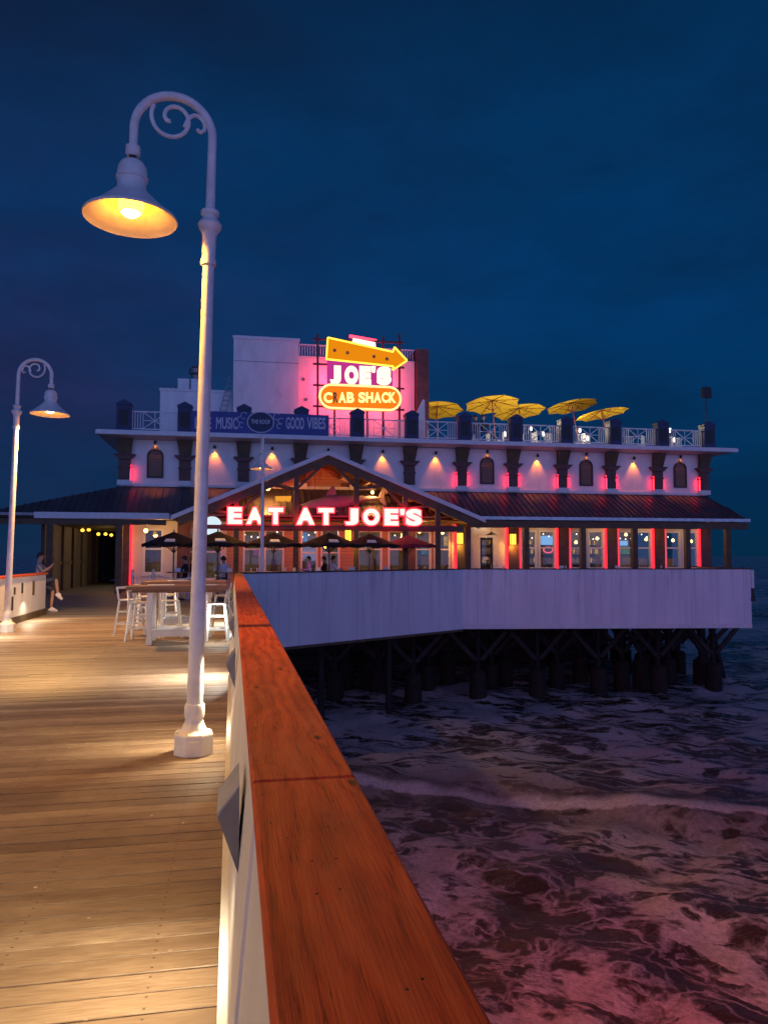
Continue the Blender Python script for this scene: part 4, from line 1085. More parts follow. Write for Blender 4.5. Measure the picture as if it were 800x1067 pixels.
# shark hanging under the gable
def shark():
    Y = 36.2; a = at(305, 533, Y); b = at(396, 519, Y)
    ln = (b-a).length; t = thing('hanging_shark', 'grey model shark hanging under the gable roof behind the red letters', 'model shark', a.lerp(b, .5))
    prof = [(0, 0), (.1, .04), (.22, .12), (.33, .25), (.38, .4), (.34, .55), (.23, .7), (.12, .85), (.07, .95), (.05, 1.0)]
    d = (b-a).normalized(); pts = [a+d*ln*h for r, h in prof]
    for i, p in enumerate(pts): p.z += .12*math.sin(i/9*PI)
    MB().tube(pts, [max(r, .01) for r, h in prof], 14).build('body', 'shark', t, smooth=True)
    def fin(pl, name): MB().prism(pl, (0, .06, 0)).build(name, 'shark', t)
    m = pts[4]
    fin([(m.x-.2, Y-.03, m.z+.3), (m.x+.18, Y-.03, m.z+.85), (m.x+.3, Y-.03, m.z+.8), (m.x+.45, Y-.03, m.z+.28)], 'dorsal_fin')
    e = pts[-1]
    fin([(e.x-.12, Y-.03, e.z), (e.x+.3, Y-.03, e.z+.85), (e.x+.42, Y-.03, e.z+.9), (e.x+.2, Y-.03, e.z+.1), (e.x+.3, Y-.03, e.z-.35), (e.x+.18, Y-.03, e.z-.35)], 'tail_fin')
    MB().prism([(m.x-.3, Y-.2, m.z-.1), (m.x+.25, Y-.2, m.z-.15), (m.x+.35, Y-.95, m.z-.45), (m.x+.2, Y-.95, m.z-.45)], (0, 0, .05)).build('pectoral_fin', 'shark', t)
    mb = MB()
    for p in (pts[3], pts[6]): mb.tube([p+V((0, 0, .2)), (p.x, p.y, rz_at(p.x)-.3)], .012, 5)
    mb.build('wires', 'black', t)
shark()

# ---- EAT AT JOE'S letters
LY = GY-.1
ls = thing('letter_sign', "row of white and red lit letters reading EAT AT JOE'S across the gable", 'sign', at(340, 547, LY))
for ch, a, b in (('E', 237, 251.6), ('A', 256.5, 273.5), ('T', 279, 294.5), ('A', 309, 327.3), ('T', 331.8, 347.5), ('J', 359.8, 373), ('O', 378.6, 395.2), ('E', 401, 415), ("'", 417.3, 421.5), ('S', 423.5, 439.5)):
    y1 = 528.6+(a-237)/200*2.0; y0 = 545.6+(a-237)/200*2.0
    if ch == "'": y0 = y1+6
    g_ = 1 if ch == "'" else 0
    fit_text('letter', ch, atx(a, LY), atx(b, LY), atz(a, y0, LY), atz(a, y1, LY), LY, .1, 'letter_face', ls, off=.05)
    fit_text('letter_bloom_outline', ch, atx(a-1.1, LY), atx(b+1.1, LY), atz(a, y0+1.1, LY), atz(a, y1-1.1, LY), LY+.06, .12, 'letter_bloom', ls, off=.09)  # enlarged glowing red copy behind each letter imitates the bloom around it
box(atx(234, LY), atx(442, LY), LY+.05, LY+.1, atz(340, 548.4, LY)-.02, atz(340, 547, LY)-.02).build('raceway', 'frame_red', ls)
# ---- roof sign
SY = 41.6
sg = thing('roof_sign', "tall neon roof sign with amber arrow, JOE'S panel and rounded amber CRAB SHACK plate", 'sign', at(375, 430, SY))
mb = MB()
for px in (331, 348.5, 382.5, 399, 416):
    a = at(px, 434 if px in (331, 416) else 430, SY+.3); b = at(px, 348 if px in (331, 416) else 351, SY+.3)
    mb.bar((a.x, SY+.3, ZR), b, .11)
for py in (353, 379, 401, 423):
    a = at(326, py, SY+.2); b = at(421, py+4, SY+.2); mb.bar(a, b, .1)
mb.build('steel_frame', 'frame_red', sg)
def S(px, py, Y=SY): return at(px, py, Y)
arrow = [(341.5, 351.5), (409.5, 366.5), (411, 361.5), (424, 375.5), (409, 385.5), (409.8, 381.5), (340, 374)]
aw = MB().prism([S(x, y) for x, y in arrow], (0, .25, 0)).build('arrow', 'arrow_face', sg)
pts = [S(x, y, SY-.04) for x, y in arrow]; mb = MB()
for i in range(len(pts)): mb.tube([pts[i], pts[(i+1) % len(pts)]], .05, 6)
mb.build('neon_outline', 'neon_yellow', aw)
mb = MB()
for q in ((348.5, 365), (362, 367.5), (389.5, 371.5), (403, 374)): mb.lathe([(.0, -.05), (.1, -.03), (.1, 0)], S(*q), 10, 'y')
mb.build('bulbs', 'pill_dead', aw)
tp = [(368, 352), (391, 356.5), (391.5, 361), (367, 357)]
MB().prism([S(x, y, SY+.02) for x, y in tp], (0, .2, 0)).build('top_plate', 'neon_hot', sg)
mb = MB(); pp_ = [S(x, y, SY+.3) for x, y in ((364, 350), (392, 355))]; mb.tube(pp_, .09, 8); mb.build('red_tube', 'neon_red', sg)
panel = MB().prism([S(x, y, SY+.02) for x, y in ((341, 375), (409, 382), (409, 405), (341, 405))], (0, .2, 0)).build('name_panel', 'sign_pink', sg)
for ch, a, b in (('J', 343, 354.5), ('O', 358.5, 372.8), ('E', 374, 386.3), ("'", 386.8, 391), ('S', 392.5, 407.6)):
    sl = (a-343)/60*1.2
    fit_text('letter', ch, atx(a, SY), atx(b, SY), S(a, 400+sl if ch != "'" else 388).z, S(a, 380.5+sl).z, SY-.06, .1, 'sign_white', panel, off=.085)
def pill(x0, x1, z0, z1, y, d, grow=0.0):
    r = (z1-z0)/2; zc = (z0+z1)/2
    q = [(x0+r+r*math.cos(PI/2+PI*k/12), y, zc+r*math.sin(PI/2+PI*k/12)) for k in range(13)]+[(x1-r+r*math.cos(-PI/2+PI*k/12), y, zc+r*math.sin(-PI/2+PI*k/12)) for k in range(13)]
    return q
a = S(332, 425.5); b = S(418, 403)
px0, px1, pz0, pz1 = a.x, b.x, a.z, b.z
plt = MB().prism(pill(px0, px1, pz0, pz1, SY, 0), (0, .25, 0)).build('plate', 'pill_face', sg)
rimp = pill(px0+.05, px1-.05, pz0+.05, pz1-.05, SY-.04, 0); mb = MB(); mb.tube(rimp+[rimp[0]], .065, 8, False); mb.build('plate_rim', 'pill_rim', plt)
for s_, x0, x1, m_ in (('C', 336.5, 345.5, 'sign_cream'), ('R', 346.5, 351.5, 'pill_dead'), ('A', 352, 360, 'sign_cream'), ('B', 360.8, 368.5, 'sign_cream'), ('S', 373, 380.3, 'sign_cream'), ('H', 381, 388.4, 'sign_cream'), ('A', 389, 397, 'sign_cream'), ('C', 397.5, 404.6, 'sign_cream'), ('K', 405.2, 412.5, 'sign_cream')):
    fit_text('letter', s_, atx(x0, SY), atx(x1, SY), S(x0, 419.5).z, S(x0, 408.5).z, SY-.05, .05, m_, plt, off=.04)
light('sign_spill', 'AREA', (S(375, 400).x, SY+.7, S(375, 400).z-.1), 330, (1, .05, .13), shape='RECTANGLE', size=4.6, size_y=2.8).rotation_euler = (R(90), 0, 0)

# ---- banner on the terrace railing
BY = 37.18
bn = thing('railing_banner', 'long blue banner reading LIVE MUSIC, THE ROOF and GOOD VIBES on the terrace railing', 'banner', at(269, 455, BY))
z0, z1 = atz(269, 455, BY), atz(269, 430, BY)
box(atx(197, BY), atx(342, BY), BY, BY+.03, z0, z1).build('cloth', 'banner', bn)
for s_, a, b in (('LIVE', 201, 218.5), ('MUSIC', 223.5, 246.5), ('GOOD', 297, 316), ('VIBES', 319, 338.5)):
    yo = (a-201)/137*1.0
    fit_text('lettering', s_, atx(a, BY), atx(b, BY), atz(a, 446.5+yo*.2, BY), atz(a, 434.3+yo*.2, BY), BY-.012, .01, 'banner_ink', bn, off=.02)
c = at(271.5, 440, BY); ra, rb = atx(284, BY)-c.x, .5
def ell(k, f=1.0, y=0): a = 2*PI*k/28; return V((c.x+ra*f*math.cos(a), BY-.012+y, c.z+rb*f*math.sin(a)))
MB().prism([ell(k) for k in range(28)], (0, .01, 0)).build('emblem', 'blue', bn)
MB().tube([ell(k, 1.0, -.01) for k in range(29)], .03, 6).build('emblem_ring', 'banner_ink', bn)
fit_text('lettering', 'THE ROOF', c.x-ra*.72, c.x+ra*.72, c.z-.08, c.z+.13, BY-.03, .01, 'banner_ink', bn, off=.02)
mb = MB()
for s in (-1, 1):       # claws left and right of the oval
    for (dx, dz, r_) in ((.78, .3, .16), (.98, .1, .14), (.9, -.16, .12)):
        cc = V((c.x+s*dx, BY-.02, c.z+dz)); mb.tube([cc+V((r_*math.cos(R(40+28*k)*s), 0, r_*math.sin(R(40+28*k)))) for k in range(10)], .022, 5)
mb.build('emblem_claws', 'banner_ink', bn)

# ------------------------------------------------------------------ parasols
def parasol(r, rise, m, rib_m, n=8, h=2.3, val=.0):
    t = thing('parasol', 'x', 'parasol', (0, 0, 0))
    mb = MB(); vs = [(0, 0, h+rise)]
    for k in range(n):
        a = 2*PI*(k+.5)/n; vs.append((r*math.cos(a), r*math.sin(a), h))
    mid = []
    for k in range(n):
        a = 2*PI*(k+1)/n; q = r*math.cos(PI/n)*.97; mid.append((q*math.cos(a), q*math.sin(a), h+.05))
    fs = []; vs += mid
    for k in range(n):
        fs += [(0, 1+k, 1+n+k), (0, 1+n+k, 1+(k+1) % n)]
    mb.add(vs, fs)
    # thickness and a short valance
    vs2 = [(x, y, z-.02) for x, y, z in vs]
    mb.add(vs2, [tuple(reversed(f)) for f in fs])
    loop = []
    for k in range(n): loop += [1+k, 1+n+k]
    k0 = 0; base = [V(vs[i]) for i in loop]; dn = [p-V((0, 0, .12 if val else .021)) for p in base]; q = len(loop)
    mb.add(base+dn, [(i, (i+1) % q, q+(i+1) % q, q+i) for i in range(q)])
    cn = mb.build('canopy', m, t)
    rb = MB()
    for k in range(n):
        a = 2*PI*(k+.5)/n; rb.bar((0, 0, h+rise-.05), (r*.98*math.cos(a), r*.98*math.sin(a), h-.035), .022)
        rb.bar((0, 0, h-.35), (r*.5*math.cos(a), r*.5*math.sin(a), h+rise*.5-.05), .018)
    rb.build('ribs', rib_m, t)
    MB().tube([(0, 0, 0), (0, 0, h+rise+.08)], .03, 8).build('pole', rib_m if m == 'yellow_cloth' else 'table_wood', t)
    MB().lathe([(.28, 0), (.28, .06), (.06, .12), (.05, .25)], n=14).build('base', 'grey', t)
    return t
yp = parasol(1.6, .3, 'yellow_cloth', 'frame_red')
for k, (px, py, Y, lab) in enumerate(((456, 425, 44.5, 'yellow rooftop parasol farthest left, next to the brown corner pier'), (516, 419, 41.2, 'yellow rooftop parasol, largest and second from the left'), (546, 427, 43.5, 'yellow rooftop parasol overlapping the right edge of the largest one'),
        (602, 421.5, 43.2, 'yellow rooftop parasol, upper of the right hand pair'), (634, 430, 42.6, 'yellow rooftop parasol farthest right, lower of the right hand pair'))):
    p = at(px, py, Y); o = yp if k == 0 else copy_tree(yp)
    o['label'] = lab; o['group'] = 'yellow rooftop parasols'
    o.location = (p.x, p.y, p.z-2.35); o.rotation_euler = (R(-9), R(3), R(10+k*17)); o['_w'] = tuple(o.location)
    light('lamp_beam', 'POINT', (p.x, p.y-.5, p.z-1.3), 55, (1, .78, .42), shadow_soft_size=.15)
bp = parasol(1.25, .5, 'black_cloth', 'black', h=2.12, val=1)
logo = MB().prism([(-.2, -1.07, 2.2), (.2, -1.07, 2.2), (.17, -.84, 2.293), (-.17, -.84, 2.293)], (0, -.012, .03)).build('logo_patch', 'napkin', bp)
for k, (px, py, Y) in enumerate(((181, 569, 31.5), (227, 569, 30.3), (285, 569, 31.6), (343, 568, 31.2), (385, 568, 32.2))):
    o = bp if k == 0 else copy_tree(bp)
    o['label'] = ['black parasol on the terrace left of the near lamp pole', 'black parasol just right of the near lamp pole', 'black parasol behind the slim lamp post', 'black parasol under the shark in the middle of the gable', 'dark maroon black parasol beside the crimson one'][k]
    o['group'] = 'dark terrace parasols'
    p = at(px, py, Y); o.location = (p.x, p.y, 0); o.rotation_euler = (0, 0, R((-4, 6, 0, 3, -5)[k])); o['_w'] = tuple(o.location)
cp = parasol(1.25, .45, 'red_cloth', 'black', h=2.12, val=1); p = at(425, 568, 32.9); cp.location = p*1; cp.location.z = 0
cp['label'] = 'crimson parasol at the right end of the terrace row'; cp['group'] = 'dark terrace parasols'
l2 = copy_tree(logo) if False else None

# ------------------------------------------------------------------ bar tables and stools on the boardwalk
def bar_table(w, d, h):
    t = thing('bar_table', 'x', 'table', (0, 0, 0), 'high bar tables')
    box(-w/2, w/2, -d/2, d/2, h-.07, h).build('tabletop', 'table_wood', t, bevel=.005)
    box(-w/2+.1, w/2-.1, -d/2+.08, d/2-.08, h-.12, h-.072).build('apron', 'table_wood', t)
    for sx in (-1, 1):
        for sy in (-1, 1):
            x = sx*(w/2-.42); y = sy*(d/2-.13); box(x-.05, x+.05, y-.05, y+.05, 0, h-.121).build('leg', 'trim_white', t)
        x = sx*(w/2-.42)
        box(x-.04, x+.04, -d/2+.192, d/2-.192, .14, .26).build('stretcher', 'trim_white', t)
    for sy in (-1, 1): box(-w/2+.482, w/2-.482, sy*(d/2-.13)-.04, sy*(d/2-.13)+.04, .15, .27).build('stretcher', 'trim_white', t)
    return t
bt = bar_table(1.85, 1.0, 1.1); bt.location = (-1.02, 15.55, 0); bt['label'] = 'high plank bar table with white legs, nearest, beside the boardwalk railing'
copy_tree(bt, 'high plank bar table with white legs, behind the nearest one', (-1.05, 18.3, 0))
def stool():
    t = thing('bar_stool', 'x', 'stool', (0, 0, 0), 'white metal bar stools')
    sh_ = .76
    MB().box(-.17, .17, -.17, .17, sh_-.03, sh_).build('seat', 'trim_white', t, bevel=.008)
    for sx in (-1, 1):
        for sy in (-1, 1): MB().bar((sx*.15, sy*.15, sh_-.03), (sx*.22, sy*.22, 0), .035).build('leg', 'trim_white', t)
    for z in (.25, .5):
        mb = MB(); q = .15+.07*(1-z/.74)
        for s in (-1, 1): mb.bar((-q, s*q, z), (q, s*q, z), .022).bar((s*q, -q, z), (s*q, q, z), .022)
        mb.build('rung', 'trim_white', t)
    mb = MB().bar((-.16, .16, sh_), (-.17, .2, 1.0), .03).bar((.16, .16, sh_), (.17, .2, 1.0), .03).bar((-.185, .2, 1.0), (.185, .2, 1.0), .03, .05)
    mb.build('backrest', 'trim_white', t); return t
s0 = stool()
for k, (x, y, rz, lab) in enumerate(((-1.78, 16.0, 80, 'white metal bar stool at the left end of the nearest bar table'), (-.28, 15.45, -95, 'white metal bar stool at the right end of the nearest bar table, by the railing'), (-1.25, 16.55, 10, 'white metal bar stool pushed in behind the nearest bar table'),
     (-.62, 16.6, -8, 'white metal bar stool behind the nearest bar table, hidden by the lamp pole'), (-1.95, 18.4, 85, 'white metal bar stool at the left end of the second bar table'), (-.22, 18.6, -90, 'white metal bar stool at the right end of the second bar table'), (-2.12, 17.1, 60, 'white metal bar stool standing left of the gap between the two bar tables'), (-1.5, 19.2, 5, 'white metal bar stool behind the second bar table'))):
    o = s0 if k == 0 else copy_tree(s0)
    o.location = (x, y, 0); o.rotation_euler = (0, 0, R(rz)); o['label'] = lab
for k, (x, y, w_, h_) in enumerate(((-1.35, 15.5, .5, .3), (-.45, 15.4, .35, .22), (-1.2, 18.2, .45, .26))):
    o = box(x-w_/2, x+w_/2, y-h_/2, y+h_/2, 1.104, 1.118).build('menu_sheet', 'napkin', None, (x, y, 1.104)); o.rotation_euler = (0, 0, R((8, -14, 20)[k]))
    tag(o, ['pale menu sheet lying on the nearest bar table, left half', 'small white sheet on the nearest bar table close to the lamp pole', 'white sheet lying on the second bar table'][k], 'menu', 'menus on the bar tables')
# rope barrier
rb_ = thing('rope_barrier', 'pair of grey barrier posts with a sagging white rope left of the bar tables', 'barrier', (-3.2, 26.4, 0))
xa, xb = atx(138.5, 26.4), atx(160, 26.4)
for x in (xa, xb): MB().tube([(x, 26.4, 0), (x, 26.4, 1.22)], .05, 10).lathe([(.16, 0), (.16, .03), (.05, .06)], (x, 26.4, 0), 14).build('post', 'galv', rb_, smooth=True)
MB().tube([(xa+(xb-xa)*k/12, 26.34, 1.12-.32*(1-((k-6)/6)**2)) for k in range(13)], .025, 7).build('rope', 'napkin', rb_, smooth=True)
MB().tube([(xb+1.5*k/8, 26.34+.8*k/8, 1.12-.3*(1-((k-4)/4)**2)*.6-.1*k/8) for k in range(9)], .022, 7).build('rope', 'napkin', rb_, smooth=True)

# terrace tables and chairs behind the parapet
def patio_table():
    t = thing('patio_table', 'x', 'table', (0, 0, 0), 'terrace tables')
    MB().lathe([(.0, 1.02), (.42, 1.02), (.42, 1.06), (0, 1.06)], n=20).build('tabletop', 'table_wood', t)
    MB().tube([(0, 0, .05), (0, 0, 1.02)], .04, 8).build('leg', 'black', t); MB().lathe([(.25, 0), (.25, .03), (.05, .06)], n=14).build('foot', 'black', t)
    MB().box(-.12, .1, -.2, -.18, 1.06, 1.2).build('menu_card', 'napkin', t)
    MB().lathe([(.03, 1.06), (.035, 1.2), (.03, 1.2)], (.18, .1, 0), 8).build('cup', 'napkin', t)
    return t
pt = patio_table()
for k, (px, Y) in enumerate(((186, 30.2), (236, 29.2), (263, 29.9), (302, 30.2), (329, 30.3), (368, 31.2), (405, 32.0), (440, 32.9), (520, 34), (585, 33.6), (640, 33.4), (690, 33))):
    o = pt if k == 0 else copy_tree(pt)
    o.location = (atx(px, Y), Y, 0); o.rotation_euler = (0, 0, R(k*37))
    o['label'] = f'round pub table with white menu card on the terrace, {ordw[k] if k < 11 else "twelfth"} from the left'

# ------------------------------------------------------------------ people
def figure(name, joints, edges, radii, paint, root, parent, org, sub=2):
    keys = list(joints); me = bpy.data.meshes.new(name); bm = bmesh.new()
    vv = {k: bm.verts.new(V(joints[k])) for k in keys}
    for a, b in edges: bm.edges.new((vv[a], vv[b]))
    bm.to_mesh(me); bm.free()
    o = bpy.data.objects.new(name, me); col.objects.link(o)
    md = o.modifiers.new('s', 'SKIN'); md.use_smooth_shade = True; md.branch_smoothing = .4
    o.modifiers.new('u', 'SUBSURF').levels = sub
    for i, k in enumerate(keys):
        r = radii[k]; o.data.skin_vertices[0].data[i].radius = r if isinstance(r, tuple) else (r, r)
        o.data.skin_vertices[0].data[i].use_root = (k == root)
    m2 = eval_mesh(o); bpy.data.objects.remove(o)
    m2.materials.clear(); mats = []
    segs = [(V(joints[a]), V(joints[b]), paint(a, b)) for a, b in edges]
    for _, _, p in segs:
        if p not in mats: mats.append(p)
    for p in mats: m2.materials.append(M[p])
    for f in m2.polygons:
        c = f.center; best = 9; bi = 0
        for a, b, p in segs:
            t_ = max(0, min(1, (c-a).dot(b-a)/max(1e-9, (b-a).length_squared))); dd_ = (c-(a+(b-a)*t_)).length
            if dd_ < best: best = dd_; bi = mats.index(p)
        f.material_index = bi; f.use_smooth = True
    m2.name = name
    ob = bpy.data.objects.new(name, m2); col.objects.link(ob); ob.location = V(org)-(V(parent['_w']) if parent is not None else V((0,0,0))); ob['_w'] = tuple(org)
    if parent is not None: ob.parent = parent
    return ob
E_BODY = [('pelvis', 'belly'), ('belly', 'chest'), ('chest', 'neck'), ('neck', 'head'), ('head', 'crown')]
for s in 'lr':
    E_BODY += [('chest', 'sh'+s), ('sh'+s, 'el'+s), ('el'+s, 'wr'+s), ('wr'+s, 'ha'+s), ('pelvis', 'hip'+s), ('hip'+s, 'kn'+s), ('kn'+s, 'an'+s), ('an'+s, 'toe'+s)]
RAD = dict(pelvis=(.15, .12), belly=(.14, .11), chest=(.17, .12), neck=.055, head=(.085, .1), crown=(.07, .08))
for s in 'lr': RAD.update({'sh'+s: .065, 'el'+s: .042, 'wr'+s: .03, 'ha'+s: .034, 'hip'+s: .095, 'kn'+s: .062, 'an'+s: .04, 'toe'+s: .042})
def painter(shirt, trousers, shoe, legs='skin', sleeve=False):
    def f(a, b):
        if b in ('head', 'crown', 'neck'): return 'skin' if b != 'neck' else shirt
        if b[:2] == 'sh' or b in ('belly', 'chest'): return shirt
        if b[:2] == 'el': return shirt
        if b[:2] in ('wr', 'ha'): return shirt if sleeve and b[:2] == 'wr' else 'skin'
        if b[:3] == 'hip' or b[:2] == 'kn': return trousers
        if b[:2] == 'an': return legs
        return shoe
    return f
def add_head(t, body, hd, look, hair='hair'):
    """hair, nose, ears and eyes on the head centred at hd, looking along LOOK"""
    lk = V(look).normalized(); sd = lk.cross(V((0, 0, 1))).normalized(); up_ = sd.cross(lk)
    w = V(body['_w'])
    mb = MB(); n = 12
    rings = []
    for i in range(7):
        ph = R(-25)+R(115)*i/6
        ring = []
        for j in range(n):
            a = 2*PI*j/n; d = lk*math.cos(a)+sd*math.sin(a)
            back = .5-.5*math.cos(a)          # hair reaches lower behind
            p2 = ph if i > 1 else ph+R(48)*(1-back)
            ring.append(w+hd+d*(.112*math.cos(p2))+up_*(.128*math.sin(p2)+.015))
        rings.append(ring)
    vs = [p for r_ in rings for p in r_]; mb.add(vs, [(i*n+j, i*n+(j+1) % n, (i+1)*n+(j+1) % n, (i+1)*n+j) for i in range(6) for j in range(n)])
    mb.build('hair', hair, body, w+hd, smooth=True)
    f = MB(); c = w+hd
    f.tube([c+lk*.09+up_*.02, c+lk*.122-up_*.02, c+lk*.1-up_*.03], [.008, .016, .012], 6)
    for s in (-1, 1): f.tube([c+sd*s*.098+up_*.02, c+sd*s*.108-up_*.025], .016, 6)
    f.build('nose_and_ears', 'skin', body, c, smooth=True)
    e = MB()
    for s in (-1, 1): e.lathe([(0, -.009), (.009, 0), (0, .009)], c+lk*.094+sd*s*.034+up_*.012, 6)
    e.tube([c+lk*.1-sd*.025-up_*.055, c+lk*.103-up_*.056, c+lk*.1+sd*.025-up_*.055], .005, 5)
    e.build('eyes_and_mouth', 'black', body, c)
def hand(body, p, d, side_):
    """five bent fingers at wrist point p pointing along d"""
    w = V(body['_w']); d = V(d).normalized(); s = V(side_).normalized(); n = d.cross(s)
    mb = MB()
    for k, ln in enumerate((.07, .085, .08, .06)):
        b0 = w+V(p)+d*.06+s*(-.03+.02*k); b1 = b0+d*ln*.5+n*.012; b2 = b1+d*ln*.35+n*.035
        mb.tube([b0-d*.03, b0, b1, b2], [.012, .011, .0095, .007], 6)
    b0 = w+V(p)+d*.02-s*.035; mb.tube([b0, b0-s*.025+d*.03, b0-s*.03+d*.06+n*.02], [.013, .011, .009], 6)
    mb.build('fingers', 'skin', body, w+V(p), smooth=True)

# man sitting on the end of the left wall with one leg crossed, holding a phone up
mo = V((-5.62, 24.55, 0))
seat = tag(box(mo.x-.35, mo.x+.12, mo.y-.3, mo.y+.3, 0, .78).build('timber_block', 'timber_dark', None, (mo.x, mo.y, 0), bevel=.02), 'dark timber block at the end of the low wall that the man sits on', 'block')
J = dict(pelvis=(0, 0, .9), belly=(-.03, 0, 1.07), chest=(-.05, 0, 1.3), neck=(-.04, 0, 1.5), head=(.0, 0, 1.62), crown=(.0, 0, 1.7),
    shl=(-.05, .17, 1.41), ell=(.14, .24, 1.22), wrl=(.32, .12, 1.42), hal=(.35, .08, 1.5), shr=(-.05, -.17, 1.41), elr=(.12, -.22, 1.2), wrr=(.32, -.06, 1.36), har=(.36, -.02, 1.45),
    hipl=(.04, .1, .87), knl=(.34, .12, .62), anl=(.3, .1, .12), toel=(.42, .1, .045), hipr=(.04, -.1, .89), knr=(.46, -.06, .98), anr=(.5, -.02, .56), toer=(.6, -.02, .47))
man = thing('person', 'person in grey shirt and shorts sitting at the low left wall, raising a phone', 'person', mo)
bd = figure('body', J, E_BODY, RAD, painter('shirt_grey', 'shorts', 'shoe'), 'pelvis', man, mo)
add_head(man, bd, V((.0, 0, 1.64)), (1, 0, .1))
hand(bd, J['wrl'], (.03, -.04, .08), (0, 1, 0)); hand(bd, J['wrr'], (.04, .04, .09), (0, -1, 0))
ph = box(mo.x+.375, mo.x+.387, mo.y-.035, mo.y+.075, 1.42, 1.64).build('mobile_phone', 'black', None, mo+V((.38, 0, 1.42)))
tag(ph, 'dark phone held up by the person at the left wall', 'phone')
sh1 = MB()
for k in ('l', 'r'):
    a = V(J['an'+k]); b = V(J['toe'+k]); d = (b-a); d.z = d.z*.3 if k == 'l' else d.z; d.normalize()
    c0 = mo+a-V((0, 0, .07)); m3 = MB().tube([c0-d*.06, c0+d*.02, c0+d*.12, c0+d*.19], [.045, .055, .052, .03], 8); m3.build('shoe', 'shoe', bd, c0, smooth=True)

# diners on the terrace: seated upright, facing each other
JS = dict(pelvis=(0, 0, .78), belly=(0, -.02, .95), chest=(0, -.03, 1.18), neck=(0, -.02, 1.37), head=(0, .02, 1.5), crown=(0, .02, 1.58),
    shl=(.18, -.02, 1.3), ell=(.24, .1, 1.08), wrl=(.14, .32, 1.1), hal=(.1, .38, 1.12), shr=(-.18, -.02, 1.3), elr=(-.24, .1, 1.08), wrr=(-.14, .32, 1.1), har=(-.1, .38, 1.12),
    hipl=(.1, .05, .76), knl=(.12, .42, .76), anl=(.12, .4, .34), toel=(.12, .52, .28), hipr=(-.1, .05, .76), knr=(-.12, .42, .76), anr=(-.12, .4, .34), toer=(-.12, .52, .28))
def diner(shirt, trousers, hairm):
    t = thing('person', 'x', 'person', (0, 0, 0), 'seated diners')
    b = figure('body', JS, E_BODY, RAD, painter(shirt, trousers, 'black', trousers, True), 'pelvis', t, (0, 0, 0), 1)
    add_head(t, b, V((0, .02, 1.52)), (0, 1, 0), hairm)
    hand(b, JS['wrl'], (-.04, .06, .0), (1, 0, 0)); hand(b, JS['wrr'], (.04, .06, 0), (-1, 0, 0))
    return t
d1 = diner('shirt_black', 'shorts', 'hair'); d2 = diner('shirt_white', 'shorts', 'hair'); d3 = diner('shirt_lilac', 'shorts', 'hair')
def pstool(x, y, lab):
    o = copy_tree(s0, lab, (x, y, 0), 0, 1.0, 'terrace stools'); return o
spots = [(d1, 193, 30.4, 75, 'person in black seated at the leftmost terrace table'), (None, 201, 30.6, -80, 'person in black seated beside the near lamp pole'),
         (d2, 233, 30.6, 20, 'person in white seated behind the round table right of the near lamp pole'), (d3, 322, 31.3, 100, 'person in lilac seated below the shark'), ('w', 347, 31.4, -70, 'person in white seated beside the person in lilac'),
         ('b', 338, 31.9, 70, 'person in black seated between the lilac and white diners')]
for k, (pr, px, Y, rz, lab) in enumerate(spots):
    if isinstance(pr, str) or pr is None: o = copy_tree(d2 if pr == 'w' else d1)
    else: o = pr
    x = atx(px, Y); o.location = (x, Y, 0); o.rotation_euler = (0, 0, R(rz)); o['label'] = lab; o['group'] = 'seated diners'
    pstool(x, Y, f'white stool under the {lab.replace(" round table right of the near", " table right of the").replace("person", "diner")  .replace(" seated", "").replace(" seated", "").replace(" between the lilac and white diners", " in the middle")}').rotation_euler = (0, 0, R(rz+180))
for k, (px, Y, lab) in enumerate(((489, 39.4, 'dark figure seated on the roof terrace behind the railing, left of three'), (496, 39.6, 'dark figure seated on the roof terrace, middle of three under the largest yellow parasol'), (504, 39.3, 'dark figure seated on the roof terrace, right of three'))):
    o = copy_tree(d1, lab, (atx(px, Y), Y, ZR), R(60+k*90), 1.08, 'people on the roof terrace')

# ------------------------------------------------------------------ roof terrace furniture seen through the railing
def patio_chair():
    t = thing('patio_chair', 'x', 'chair', (0, 0, 0), 'white chairs on the roof terrace')
    box(-.22, .22, -.22, .22, .42, .46).build('seat', 'trim_white', t)
    mb = MB()
    for x in (-.2, -.1, 0, .1, .2): mb.box(x-.02, x+.02, .2, .23, .46, .95)
    mb.box(-.22, .22, .198, .232, .951, 1.0); mb.build('backrest', 'trim_white', t)
    for sx in (-1, 1):
        for sy in (-1, 1): box(sx*.2-.02, sx*.2+.02, sy*.2-.02, sy*.2+.02, 0, .419).build('leg', 'trim_white', t)
    return t
pc = patio_chair()
lst = [(438, 40), (450, 40.4), (494, 40), (508, 40.3), (522, 40), (541, 39.6), (549, 40.4), (561, 40), (570, 40.2), (594, 40), (606, 39.8), (616, 40.2), (645, 40), (658, 40.3), (668, 40), (698, 39.8), (708, 40), (716, 40.3)]
for k, (px, Y) in enumerate(lst):
    o = pc if k == 0 else copy_tree(pc)
    o.location = (atx(px, Y), Y, ZR); o.rotation_euler = (0, 0, R(k*67)); o['label'] = 'white slatted chair on the roof terrace, glimpsed through the railing'
